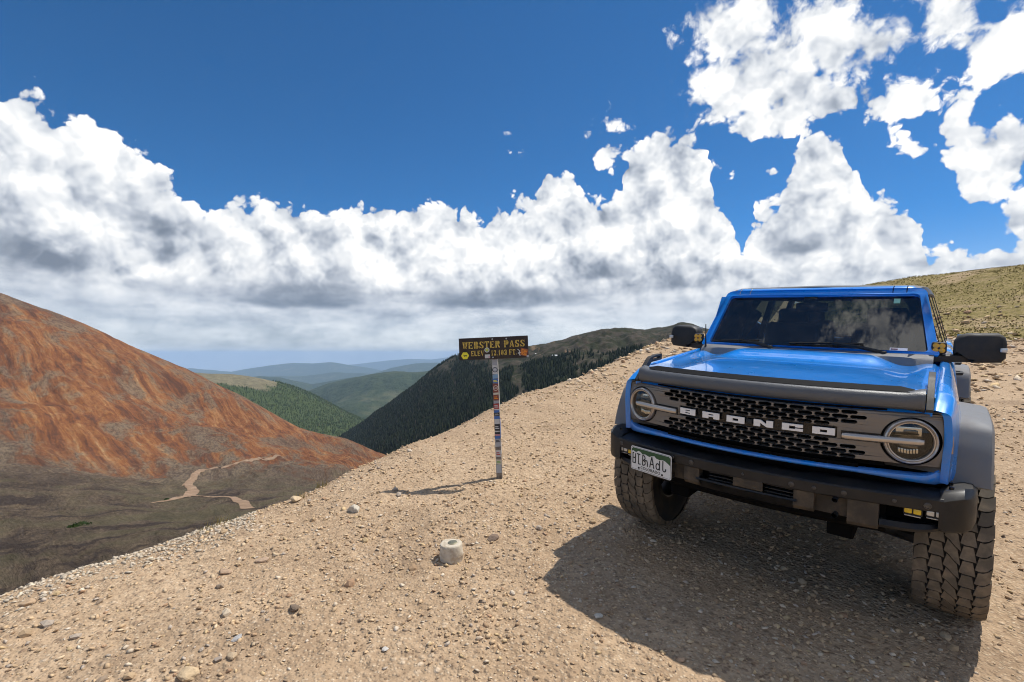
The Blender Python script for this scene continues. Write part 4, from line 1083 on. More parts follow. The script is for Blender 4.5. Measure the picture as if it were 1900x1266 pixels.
# wheels
TYRE_R, TYRE_W = .444, .148
def make_wheel():
    w = empty('wheel', parent=car)
    fx = lambda u, v, h: (h, u, v)
    m = MB()
    m.lathe([(.228, -.118), (.25, -.138), (.33, -.152), (.395, -.146), (.424, -.128), (.430, -.10), (.431, 0), (.430, .10), (.424, .128), (.395, .146), (.33, .152), (.25, .138), (.228, .118)], fx, 64)
    ty = m.build('tyre', m_side, w, 50)
    m = MB(); N = 38; cir = 2 * math.pi / N
    def block(poly, r0, r1f, phase):
        n = len(poly); top = []; bot = []
        for a, x in poly:
            th = (a + phase) * cir; ro = r1f(x)
            top.append((x, ro * math.cos(th), ro * math.sin(th))); bot.append((x, r0 * math.cos(th), r0 * math.sin(th)))
        m.add(bot + top, [tuple(range(n, 2 * n))] + [(i, (i + 1) % n, n + (i + 1) % n, n + i) for i in range(n)])
    crown = lambda x: .4445 - .10 * max(0, abs(x) - .07) ** 1.5 - .35 * max(0, abs(x) - .118)
    XG = (-.150, -.088, -.030, .030, .088, .150)                            # groove lines across the tread
    lat = lambda x: .55 * math.sin(x / .16 * math.pi) + .10 * math.sin(x / .05 * math.pi)
    for k in range(N):
        for q in range(5):
            odd = .5 if q % 2 else 0.0; zg = .008
            xa, xb = XG[q], XG[q + 1]
            ga = 0 if q == 0 else .0026; gb = 0 if q == 4 else .0026
            lo0, lo1 = xa + ga + (zg if q > 0 else (.006 if k % 2 else 0)), xb - gb - (zg if q < 4 else 0)
            hi0, hi1 = xa + ga - (zg if q > 0 else 0) * .6, xb - gb + (zg if q < 4 else 0) * .6 - (.006 if q == 4 and k % 2 else 0)
            n_ = 4
            low = [(lat(lo0 + (lo1 - lo0) * t) + .03 + odd, lo0 + (lo1 - lo0) * t) for t in np.linspace(0, 1, n_)]
            hig = [(lat(hi0 + (hi1 - hi0) * t) + .945 + odd, hi0 + (hi1 - hi0) * t) for t in np.linspace(1, 0, n_)]
            block((low + hig)[::-1], .405 if q in (0, 4) else .424, crown, k)
    m.build('tread', m_tyre, ty, 25)
    m = MB(); m.lathe([(.231, -.12), (.222, -.115), (.205, -.06), (.205, .05), (.215, .10), (.232, .118), (.236, .112)], fx, 48)
    for k in range(6):
        a = rad(60 * k)
        for da in (-.13, .13):
            m.loft([[(.060 + dx, r_ * math.cos(a + da * (r_ / .2)) - dy * math.sin(a), r_ * math.sin(a + da * (r_ / .2)) + dy * math.cos(a)) for dx, dy in ((0, -.014), (.02, -.010), (.02, .010), (0, .014))] for r_ in (.05, .12, .215)], True, True)
    m.lathe([(.0005, .085), (.05, .085), (.066, .075), (.07, .05), (.07, 0)], fx, 24)
    m.build('rim', m_rim, w, 35)
    m = MB(); m.lathe([(.0005, -.02), (.17, -.02), (.17, .005), (.0005, .005)], fx, 36); m.build('brake_disc', m_lampdark, w, 35)
    return w
wheel0 = make_wheel()
def copy_tree(o, parent):
    c = o.copy(); COL.objects.link(c); c.parent = parent
    for ch in o.children: copy_tree(ch, c)
    return c
WZ = .434
spots = [(.874, 0, WZ, 0), (-.874, 0, WZ, math.pi), (.85, 2.95, WZ, 0), (-.85, 2.95, WZ, math.pi)]
for i, (x, y, z, rz) in enumerate(spots):
    w = wheel0 if i == 0 else copy_tree(wheel0, car)
    w.location = (x, y, z); w.rotation_euler = (rad(3 * i), 0, rz)
sp_ = copy_tree(wheel0, car); sp_.name = 'spare_wheel'; sp_.location = (0, 3.62, 1.02); sp_.rotation_euler = (0, 0, math.pi / 2)
# wheel houses, chassis and suspension: dark parts seen under the nose
for s_ in (-1, 1):
    for yc in (0, 2.95):
        m = MB(); th = np.linspace(rad(34), rad(186), 18)
        m.grid([[(s_ * x, yc - .53 * math.cos(t), .46 + .53 * math.sin(t)) for x in (.52, .872)] for t in th])
        m.grid([[(s_ * .52, yc - r_ * math.cos(t), .46 + r_ * math.sin(t)) for r_ in (0.02, .53)] for t in th]); m.build('wheel_house', m_void, car, 0)
for s_ in (-1, 1):
    m = MB(); m.box((s_ * .43, 1.35, .54), (.12, 4.0, .12), .01); m.build('frame_rail', m_void, car, 0)
    for nm, pth, r_ in (('shock_absorber', [(s_ * .66, .02, .34), (s_ * .60, .06, .95)], .035), ('control_arm', [(s_ * .35, -.06, .40), (s_ * .76, -.02, .33)], .032), ('drive_shaft', [(s_ * .2, 0, .45), (s_ * .85, 0, .434)], .028)):
        m = MB(); m.tube(pth, r_, 10); m.build(nm, m_black, car)
m = MB(); m.box((0, 1.6, .66), (.9, 3.6, .10)); m.build('underbody', m_void, car, 0)
m = MB(); m.box((0, -.30, .60), (.80, .34, .22), .03); m.build('cross_member', m_void, car, 0)
m = MB(); m.box((0, 0, .44), (.30, .30, .22), .05); m.build('differential', m_black, car)
m = MB(); m.tube([(-.85, 2.95, .434), (.85, 2.95, .434)], .05, 10); m.build('rear_axle', m_black, car)

# cowl, windshield and its frame
m = MB(); secs = []
for x in np.linspace(-.745, .745, 40):
    zr = min(hood_z(max(-.74, min(.74, x)), .5), 1.352) - .004; f_ = ss(abs(x), .60, .74)
    secs.append([(x, .46, zr - .05), (x, .497 + .018 * (1 - (x / .75) ** 2) + .004, 1.318 + .022 * (1 - f_)), (x, .53, 1.342), (x, .575, 1.357), (x, .625, 1.362), (x, .66, 1.34), (x, .66, 1.25)])
m.loft(secs, False, False); m.build('cowl', m_flare, car, 40)
SD = np.array([0, .36, .435]); SD = SD / np.linalg.norm(SD); SN = np.array([0, -SD[2], SD[1]])
wsf = lambda a, s, d: tuple(np.array([a, .598 + .035 * (a / .7) ** 2 * (1 - .4 * s / .5) - .035 * .0, 1.360]) + SD * s - SN * -d)
def wsf(a, s, d):
    p = np.array([a, .585 + .030 * (a / .7) ** 2, 1.360]) + SD * s + SN * d
    return tuple(p)
def trap(xb, xt, s0, s1, rb, rt, n=5):
    P = []
    for cx, cs, r, a0, a1 in ((xt - rt, s1 - rt, rt, 0, 90), (-xt + rt, s1 - rt, rt, 90, 180), (-xb + rb, s0 + rb, rb, 180, 270), (xb - rb, s0 + rb, rb, 270, 360)):
        for k in range(n + 1):
            a = rad(a0 + (a1 - a0) * k / n); P.append((cx + r * math.cos(a), cs + r * math.sin(a)))
    Q = []
    for a, b in zip(P, P[1:] + P[:1]):
        k = max(1, int(math.dist(a, b) / .07)); Q += [(a[0] + (b[0] - a[0]) * i / k, a[1] + (b[1] - a[1]) * i / k) for i in range(k)]
    return Q
outer = trap(.772, .688, -.030, .560, .02, .062); inner = trap(.712, .648, .000, .506, .02, .035)
frame = fill_shape('windshield_frame', [outer, inner], .060, lambda a, s, d: wsf(a, s, d - .012 + .006 * (d > 0)), m_blue, car, 40)
fill_shape('black_border', [trap(.713, .649, -.004, .508, .02, .036), trap(.655, .585, .035, .470, .05, .06)], .003, lambda a, s, d: wsf(a, s, d - .010), m_gloss, frame, 20)
m = MB(); m.grid([[wsf(x * (.715 - .066 * s / .51), s, -.007) for s in np.linspace(-.005, .51, 10)] for x in np.linspace(-1, 1, 22)]); m.build('windshield', m_glass, car, 60)
# header above the glass, its two tie-down ribs, roof
m = MB(); secs = []
for x in np.linspace(-.668, .668, 40):
    e = ss(abs(x), .585, .668) ; k = 1 - e
    secs.append([(x, .900 + .024 * (x / .7) ** 2 + .03 * e, 1.752 - .02 * e), (x, .905 + .024 * (x / .7) ** 2 + .02 * e, 1.775 - .01 * e), (x, .935 + .024 * (x / .7) ** 2, 1.806 - .03 * e), (x, .985, 1.822 - .035 * e), (x, 1.05, 1.826 - .035 * e), (x, 1.05, 1.76), (x, .96, 1.75)])
m.loft(secs, True, True); m.build('header', m_blue, frame, 35)
for x in (-.575, -.49, .49, .57):
    m = MB(); m.tube([(x, .905 + .024 * (x / .7) ** 2, 1.772), (x, .930 + .024 * (x / .7) ** 2, 1.8035), (x + .002, .985, 1.8225)], .0035, 6); m.build('seam', m_gloss if x > 0 else m_chrome, frame)
m = MB(); secs = []
for y, hw, z in ((1.0, .635, 1.818), (1.06, .655, 1.829), (1.6, .665, 1.838), (2.5, .665, 1.832), (3.30, .650, 1.818), (3.42, .635, 1.79)):
    secs.append([(-hw - .03, y, z - .07), (-hw, y, z - .015), (-hw + .06, y, z), (0, y, z + .012), (hw - .06, y, z), (hw, y, z - .015), (hw + .03, y, z - .07), (hw, y, z - .08), (0, y, z - .05), (-hw, y, z - .08)])
m.loft(secs, True, True); m.build('roof', m_roofg, car, 40)
# bodyside: doors, quarters, pillars, side glass
side_sec = lambda y0: [(.800, 1.318), (.838, 1.300), (.858, 1.235), (.872, 1.10), (.876, .95), (.868, .75), (.845, .60)]
def side_panel(name, y0, y1, sgn, zlow=.60, parent=car):
    m = MB(); P = catmull(side_sec(0), 26)
    G = [[(sgn * p[0], y, max(p[1], zlow)) for p in P] for y in (y0, y0 + .012, (y0 + y1) / 2, y1 - .012, y1)]
    for q in (0, 4): G[q] = [(a - sgn * .010, b, c) for a, b, c in G[q]]
    m.grid(G); return m.build(name, m_blue, parent, 45)
for s_ in (-1, 1):
    for y0, y1 in ((.650, 1.585), (1.595, 2.43)):
        dr = side_panel('door', y0, y1, s_)
        m = MB(); m.tube([(s_ * .862, y1 - .20, 1.16), (s_ * .898, y1 - .185, 1.16), (s_ * .900, y1 - .10, 1.16), (s_ * .864, y1 - .085, 1.16)], .013, 8); m.build('handle', m_black, dr)
        m = MB(); m.grid([[(s_ * (.800 - .125 * (z - 1.31) / .45), y, z) for z in (1.31, 1.42, 1.54, 1.66, 1.755)] for y in (y0 + .02 + (.10 if y0 < 1 else 0), (y0 + y1) / 2, y1 - .03)]); m.build('window', m_tint, dr)
    side_panel('quarter_panel', 2.44, 3.40, s_, .66)
    m = MB(); m.grid([[(s_ * (.800 - .125 * (z - 1.31) / .45), y, z) for z in (1.31, 1.42, 1.54, 1.66, 1.755)] for y in (2.50, 3.32)]); m.build('rear_side_window', m_tint, car)
    for y, w_ in ((1.59, .07), (2.44, .08), (3.36, .10)):
        m = MB(); m.loft([[(s_ * (.803 - .125 * (z - 1.31) / .45) + dx, y + dy, z) for dx, dy in ((-s_ * .03, -w_ / 2), (0, -w_ / 2), (0, w_ / 2), (-s_ * .03, w_ / 2))] for z in (1.29, 1.80)], True, True); m.build('pillar', m_black, car, 30)
    m = MB(); m.loft([[(s_ * .735, .68, 1.33), (s_ * .768, .70, 1.33), (s_ * .76, .76, 1.32), (s_ * .73, .74, 1.32)], [(s_ * .640, 1.02, 1.79), (s_ * .662, 1.03, 1.79), (s_ * .655, 1.09, 1.79), (s_ * .63, 1.07, 1.79)]], True, True); m.build('pillar', m_black, car, 30)
    m = MB(); m.box((s_ * .86, 1.55, .50), (.10, 1.75, .09), .03); m.build('rock_rail', m_black, car)
m = MB(); m.box((0, 3.40, .96), (1.60, .05, .66), .02); m.build('tailgate', m_blue, car)
m = MB(); m.grid([[(x, 3.41, z) for z in (1.36, 1.76)] for x in (-.60, .60)]); m.build('rear_window', m_tint, car)
# cabin
m = MB(); m.box((0, 2.0, .68), (1.66, 2.8, .10)); m.build('floor_pan', m_cabin, car, 0)
m = MB(); secs = []
for x in np.linspace(-.70, .70, 9): secs.append([(x, .66, 1.34), (x, .95, 1.35), (x, 1.05, 1.32), (x, 1.08, 1.20), (x, 1.0, .95), (x, .66, .8)])
m.loft(secs, True, True); m.build('dashboard', m_cabin, car, 40)
m = MB(); m.lathe([(.185 + .014 * math.cos(a), .014 * math.sin(a)) for a in np.linspace(0, 2 * np.pi, 9)[:-1]], lambda u, v, h: (.37 + u, 1.20 + .38 * v + .92 * h, 1.24 + .92 * v - .38 * h), 32, closed=True)
m.box((.37, 1.19, 1.23), (.36, .03, .05), .01); m.build('steering_wheel', m_black, car)
for s_ in (-1, 1):
    for y in (1.72, 2.55):
        seat = empty('seat', (s_ * .37, y, .72), car)
        m = MB(); m.box((0, -.10, .12), (.50, .52, .16), .05, seg=3); m.build('cushion', m_seat, seat)
        m = MB(); m.box((0, .16, .48), (.48, .14, .62), .05, rot=Matrix.Rotation(rad(-12), 3, 'X'), seg=3); m.build('backrest', m_seat, seat)
        m = MB(); m.box((0, .25, .84), (.27, .10, .17), .04, rot=Matrix.Rotation(rad(-10), 3, 'X'), seg=3); m.tube([(-.06, .23, .72), (-.06, .25, .82)], .007, 6); m.tube([(.06, .23, .72), (.06, .25, .82)], .007, 6); m.build('headrest', m_seat, seat)
m = MB(); m.box((-.03, .955, 1.665), (.22, .05, .075), .015); m.box((-.03, .93, 1.72), (.10, .06, .06), .01); m.build('rear_view_mirror', m_gloss, car)
# stickers on the glass
m_mint = material('sticker_mint', (.33, .62, .47), .4); m_paper = material('sticker_white', (.70, .68, .72), .5); m_maroon = material('sticker_maroon', (.15, .05, .08), .5)
def glass_patch(name, a0, a1, s0, s1, mt, d=.004):
    m = MB(); m.prism([(a0, s0), (a1, s0), (a1, s1), (a0, s1)], lambda a, b, c: wsf(a, b, -.007 + c), .001, d); return m.build(name, mt, car, 0)
glass_patch('glass_sticker', .500, .537, .440, .482, m_mint)
st_ = glass_patch('glass_sticker', .510, .606, .020, .042, m_paper)
glass_patch('print', .515, .553, .026, .036, m_maroon, .005).parent = st_
# wipers
for piv, tip, b0, b1 in ((( -.231, .565, 1.358), (-.470, .040), (-.690, .026), (-.330, .050)), ((.480, .575, 1.358), (.170, .052), (-.110, .040), (.360, .058))):
    m = MB(); tp = wsf(tip[0], tip[1], .016)
    m.loft([[(p[0], p[1] - .004, p[2] - w_), (p[0], p[1] - .010, p[2]), (p[0], p[1] - .004, p[2] + w_), (p[0], p[1] + .004, p[2])] for p, w_ in ((piv, .013), (tuple((np.array(piv) + np.array(tp)) / 2 + np.array([0, -.012, .008])), .012), (tp, .008))], True, True)
    m.lathe([(.0005, .016), (.016, .014), (.02, 0)], lambda u, v, h: (piv[0] + u, piv[1] + v, piv[2] + h - .004), 12)
    wp = m.build('wiper', m_black, car, 40)
    m = MB(); m.tube([wsf(b0[0] + (b1[0] - b0[0]) * t, b0[1] + (b1[1] - b0[1]) * t, .006 + .004 * math.sin(t * 3.1)) for t in np.linspace(0, 1, 10)], .0075, 6); m.build('blade', m_gloss, wp)
# mirrors, pod lamps, aerial
for s_ in (-1, 1):
    poly = [(.838, 1.362), (.838, 1.44), (.858, 1.480), (.905, 1.499), (1.055, 1.501), (1.082, 1.480), (1.090, 1.44), (1.088, 1.350), (1.066, 1.321), (.928, 1.311), (.922, 1.362)]
    m = MB(); m.prism(poly, lambda a, b, d: (s_ * a, .735 + d + .10 * (a - .96) * 1.0 + .35 * max(0, b - 1.42) ** 1.0 * (d < 0), b), -.075, .085, .020)
    mi = m.build('mirror', m_black, car, 40)
    m = MB(); m.loft([[(s_ * x, y + dy, z + dz) for dy, dz in ((-.03, -.022), (-.03, .018), (.0, .027), (.04, .02), (.04, -.024))] for x, y, z in ((.70, .60, 1.335), (.80, .640, 1.335), (.90, .70, 1.337), (.95, .72, 1.340))], True, True); m.build('arm', m_black, mi, 40)
    m = MB(); m.box((s_ * 1.075, .668, 1.402), (.034, .02, .026), .005); m.build('turn_signal', m_clear, mi)
    m = MB(); m.box((s_ * .965, .822, 1.41), (.22, .006, .155), .002); m.build('mirror_glass', m_refl, mi)
    px_ = s_ * (.768 if s_ > 0 else .812); pz_ = 1.404
    m = MB(); m.box((px_, .632, pz_), (.078, .05, .076), .014, seg=3); m.box((px_, .645, pz_ - .045), (.03, .03, .03), .004); pod = m.build('pod_lamp', m_black, mi)
    for q, (dx, dz) in enumerate(((-.0155, -.015), (.0155, -.015), (-.0155, .015), (.0155, .015))):
        yy = .608 - .0006 * q
        m = MB(); m.lathe([(.0003, -.004), (.010, -.003), (.0165, 0), (.0165, .008)], lambda u, v, h: (px_ + dx + u, yy + h, pz_ + dz + v), 14); m.build('lens', m_amber, pod)
m = MB(); m.tube([(-.718, .53, 1.33), (-.718, .53, 1.372), (-.719, .53, 1.45), (-.720, .53, 1.527)], [.010, .007, .0045, .004], 8); m.build('aerial', m_black, car)
# grab loops on the front fenders
for s_ in (-1, 1):
    loopo = [(-.605, 1.178), (-.575, 1.182), (-.420, 1.292), (-.275, 1.296), (-.258, 1.302), (-.258, 1.338), (-.285, 1.340), (-.420, 1.330), (-.455, 1.315), (-.61, 1.192)]
    hole = [(-.395, 1.306), (-.285, 1.311), (-.285, 1.326), (-.400, 1.318)]
    o = fill_shape('trail_sight', [loopo, hole], .028, lambda a, b, d: (s_ * (.758 - .01 * (a + .4)) + d, a, b), m_black, car, 30)
    bv = o.modifiers.new('bevel', 'BEVEL'); bv.width = .003; bv.segments = 2; bv.limit_method = 'ANGLE'

# ------------------------------------------------------------------ the pass sign
def noisy(m, amount, scale, col2, lo=.4, hi=.7):
    T, B = mat_nodes(m); g = T.add('ShaderNodeTexCoord'); n = T.noise(g.outputs['Object'], scale, 6, .65)
    base = tuple(B.inputs['Base Color'].default_value)[:3]
    T.put(B.inputs['Base Color'], T.mix(T.sstep(n, lo, hi, 0, amount), base, col2)); return m
m_board = noisy(material('stained_board', (.026, .017, .013), .6), .7, 14, (.060, .036, .024))
m_post = noisy(material('weathered_post', (.26, .22, .18), .8), .8, 22, (.10, .075, .055))
m_yel = noisy(material('faded_yellow_paint', (.72, .52, .10), .6), .85, 90, (.34, .20, .03), .42, .62)
def flat(name, c): return material('sticker_' + name, c, .45)
S_ = {k: flat(k, c) for k, c in dict(white=(.58, .57, .54), black=(.02, .02, .022), blue=(.06, .16, .42), sky=(.22, .36, .50), red=(.42, .06, .05), yellow=(.85, .74, .04), green=(.20, .36, .10), orange=(.80, .26, .02), maroon=(.22, .06, .04), cream=(.62, .56, .44), grey=(.36, .36, .37), pink=(.55, .25, .28), silver=(.42, .43, .44)).items()}
base = drop(927, 887)
sign = empty('pass_sign', tuple(base))
SIGN_ROLL = rad(2.9)
sign.rotation_euler = (rad(-1.0), -SIGN_ROLL * .85, rad(-4))
tag(sign, 'brown wooden Webster Pass elevation sign on a sticker-covered post', 'sign')
PXM = base[1] / F_PX                      # metres per photograph pixel at the sign
m = MB(); hp = 262 * PXM; w0 = 5.2 * PXM
m.loft([[(-w0, -w0, z), (w0, -w0, z), (w0, w0, z), (-w0, w0, z)] for z in (-.12, .02, hp * .5, hp - .02)], True, True)
m.build('post', m_post, sign, 20)
bx0, bx1, bz0, bz1 = -65.0 * PXM, 63.5 * PXM, 219.0 * PXM, 259.5 * PXM
yf = -w0 - .022
fb = lambda a, b, d: (a, yf - d, b)
m = MB(); m.prism([(bx0, bz0), (bx1, bz0), (bx1, bz1), (bx0, bz1)], fb, -.020, 0, .002)
board = m.build('board', m_board, sign, 20)
BW, BH = bx1 - bx0, bz1 - bz0
# stencilled serif lettering: strokes in a unit cell, with slab serifs and stencil gaps
GLY = {
 'W': [[(0, 1), (.24, 1), (.38, .28), (.30, 0), (.22, 0)], [(.40, 1), (.60, 1), (.52, .55), (.70, 0), (.62, 0), (.44, .45)], [(.60, .9), (.78, .0), (.72, 0), (.98, 1), (.74, 1), (.70, .9)]],
 'E': [[(.02, 0), (.34, 0), (.34, 1), (.02, 1)], [(.40, 0), (.92, 0), (.92, .34), (.84, .14), (.40, .14)], [(.40, .86), (.84, .86), (.90, .68), (.90, 1), (.40, 1)], [(.40, .44), (.60, .44), (.68, .32), (.68, .68), (.60, .57), (.40, .57)]],
 'B': [[(.02, 0), (.32, 0), (.32, 1), (.02, 1)], [(.38, .88), (.58, .86), (.62, .74), (.56, .58), (.38, .56), (.38, .46), (.62, .50), (.90, .62), (.92, .84), (.74, 1), (.38, 1)], [(.38, .46), (.58, .42), (.66, .28), (.58, .13), (.38, .12), (.38, 0), (.78, 0), (.98, .16), (.96, .36), (.72, .48)]],
 'S': [[(.05, .02), (.12, .02), (.20, .10), (.46, -.02), (.46, .12), (.24, .22), (.12, .36), (.05, .36)], [(.54, -.02), (.86, .08), (.94, .30), (.82, .46), (.40, .62), (.30, .76), (.44, .88), (.44, 1.02), (.14, .92), (.06, .68), (.18, .52), (.60, .36), (.68, .24), (.54, .12)], [(.52, 1.02), (.76, .92), (.84, 1.0), (.90, 1.0), (.90, .66), (.84, .66), (.72, .82), (.52, .88)]],
 'T': [[(.02, .66), (.10, .66), (.18, .86), (.34, .86), (.34, 1), (.02, 1)], [(.98, .66), (.90, .66), (.82, .86), (.66, .86), (.66, 1), (.98, 1)], [(.38, .12), (.26, .10), (.26, 0), (.74, 0), (.74, .10), (.62, .12), (.62, 1), (.38, 1)]],
 'R': [[(.02, 0), (.32, 0), (.32, 1), (.02, 1)], [(.38, .88), (.60, .84), (.64, .70), (.58, .56), (.38, .52), (.38, .42), (.70, .44), (.92, .58), (.92, .86), (.72, 1), (.38, 1)], [(.42, .40), (.68, .40), (.96, .10), (1.0, 0), (.70, 0)]],
 'P': [[(.02, 0), (.34, 0), (.34, 1), (.02, 1)], [(.40, .88), (.60, .84), (.66, .68), (.58, .52), (.40, .48), (.40, .36), (.74, .40), (.96, .56), (.96, .84), (.74, 1), (.40, 1)]],
 'A': [[(.0, 0), (.26, 0), (.26, .10), (.20, .12), (.46, .80), (.42, 1)], [(.50, 1), (.62, 1), (1.0, 0), (.68, 0), (.46, .72)], [(.30, .24), (.60, .24), (.56, .36), (.34, .36)]],
 'L': [[(.02, 0), (.36, 0), (.36, 1), (.02, 1)], [(.42, 0), (.94, 0), (.94, .40), (.84, .14), (.42, .14)]],
 'V': [[(.0, 1), (.32, 1), (.56, .30), (.46, 0)], [(.52, 0), (.60, .26), (.84, 1), (1.0, 1), (.66, 0)]],
 'F': [[(.02, 0), (.36, 0), (.36, 1), (.02, 1)], [(.42, .86), (.84, .86), (.92, .66), (.92, 1), (.42, 1)], [(.42, .42), (.62, .42), (.70, .30), (.70, .68), (.62, .56), (.42, .56)]],
 '1': [[(.22, 0), (.78, 0), (.78, .10), (.66, .12), (.66, 1), (.54, 1), (.24, .84), (.24, .76), (.38, .78), (.38, .12), (.22, .10)]],
 '2': [[(.06, .66), (.30, .66), (.34, .84), (.46, .90), (.46, 1.02), (.16, .94)], [(.54, 1.02), (.84, .92), (.90, .70), (.72, .44), (.40, .20), (.80, .18), (.88, .32), (.94, .32), (.90, 0), (.06, 0), (.10, .14), (.52, .52), (.62, .72), (.54, .88)]],
 '0': [[(.44, 1.02), (.14, .86), (.04, .5), (.14, .14), (.44, -.02), (.44, .14), (.36, .24), (.34, .5), (.36, .76), (.44, .86)], [(.56, 1.02), (.86, .86), (.96, .5), (.86, .14), (.56, -.02), (.56, .14), (.64, .24), (.66, .5), (.64, .76), (.56, .86)]],
 '3': [[(.08, .70), (.30, .70), (.36, .86), (.50, .90), (.50, 1.02), (.16, .94)], [(.56, 1.02), (.86, .92), (.90, .68), (.72, .52), (.94, .38), (.92, .10), (.56, -.02), (.56, .12), (.64, .24), (.58, .42), (.40, .46), (.40, .56), (.56, .62), (.62, .76), (.56, .88)], [(.50, -.02), (.14, .06), (.06, .30), (.30, .30), (.36, .16), (.50, .12)]],
 ',': [[(.1, .2), (.5, .2), (.5, 0), (.2, -.2), (.28, .0), (.1, .0)]],
 '.': [[(.1, 0), (.5, 0), (.5, .2), (.1, .2)]]}
def sign_text(txt, x0, x1, z0, h, rel):
    wid = [rel.get(c, 1.0) if c != ' ' else .55 for c in txt]; gap = .14
    tot = sum(wid) + gap * (len(txt) - 1); k = (x1 - x0) / tot; x = x0
    for c, w in zip(txt, wid):
        if c != ' ':
            for i, poly in enumerate(GLY[c]):
                m = MB() if i == 0 else m
                bm = bmesh.new(); vs = [bm.verts.new(fb(x + a * w * k, z0 + b * h, .0012 + .0001 * i)) for a, b in poly]
                f = bm.faces.new(vs); bmesh.ops.triangulate(bm, faces=[f]); m.from_bm(bm)
            m.build('letter', m_yel, board, 0)
        x += (w + gap) * k
sx = lambda f_: bx0 + f_ * BW
sz = lambda f_: bz0 + f_ * BH
sign_text('WEBSTER PASS', sx(.052), sx(.955), sz(.505), BH * .315, {'W': 1.15})
sign_text('ELEV', sx(.175), sx(.355), sz(.165), BH * .24, {})
sign_text('12,103 FT.', sx(.462), sx(.835), sz(.155), BH * .25, {',': .4, '.': .4, '1': .75})
def sticker(name, poly, mt, d=.0022, parent=board, f=fb):
    m = MB(); m.prism(poly, f, .0004, d); return m.build(name, mt, parent, 20)
hexa = [(sx(.085) + .058 * BW * math.cos(rad(60 * k)), sz(.20) + .17 * BH * math.sin(rad(60 * k)) * 1.05) for k in range(6)]
s1 = sticker('sticker', hexa, S_['yellow'])
char([[(sx(.068), sz(.24)), (sx(.078), sz(.17)), (sx(.090), sz(.22)), (sx(.098), sz(.17)), (sx(.108), sz(.22))]], .010, lambda a, b, d: fb(a, b, d + .0012), S_['black'], s1, 'print')
s2 = sticker('sticker', circle(sx(.405), sz(.42), .115 * BH, 20), S_['white'])
sticker('print', circle(sx(.405), sz(.42), .075 * BH, 14), S_['green'], .0030, s2)
sticker('print', [(sx(.388), sz(.40)), (sx(.405), sz(.50)), (sx(.422), sz(.40))], S_['yellow'], .0034, s2)
s3 = sticker('sticker', [(sx(.372), sz(.045)), (sx(.446), sz(.045)), (sx(.446), sz(.215)), (sx(.372), sz(.215))], S_['white'])
sticker('print', [(sx(.425), sz(.06)), (sx(.440), sz(.06)), (sx(.440), sz(.15)), (sx(.425), sz(.15))], S_['pink'], .0028, s3)
ob = [(sx(.870), sz(.13)), (sx(.975), sz(.05)), (sx(1.003), sz(.38)), (sx(.895), sz(.46))]
s4 = sticker('sticker', ob, S_['maroon'])
oi = [(sx(.884), sz(.15)), (sx(.968), sz(.085)), (sx(.990), sz(.35)), (sx(.905), sz(.42))]
sticker('print', oi, S_['orange'], .0028, s4)
rot4 = rad(9)
for txt, dz in (('TASTER', .32), ('PLATE', .18)):
    text_mesh('print', txt, .026, lambda a, b, d: fb(sx(.936 + (dz - .25) * .06) + a * math.cos(rot4) - b * math.sin(rot4), sz(dz) + a * math.sin(rot4) + b * math.cos(rot4), d + .0036), S_['maroon'], s4)
char([[(sx(.845), sz(.40)), (sx(.872), sz(.33)), (sx(.868), sz(.18)), (sx(.880), sz(.10))], [(sx(.850), sz(.20)), (sx(.872), sz(.26)), (sx(.892), sz(.24))]], .008, lambda a, b, d: fb(a, b, d + .001), S_['white'], board, 'sticker')
sticker('sticker', [(sx(.972), sz(.015)), (sx(1.004), sz(.015)), (sx(1.004), sz(.115)), (sx(.972), sz(.115))], S_['silver'], .0032)
for a, b in ((.487, .905), (.487, .07), (.69, .90)):
    m = MB(); m.lathe([(.0003, .006), (.006, .005), (.008, 0)], lambda u, v, h: fb(sx(a) + u, sz(b) + v, h), 10); m.build('bolt', S_['silver'], board)
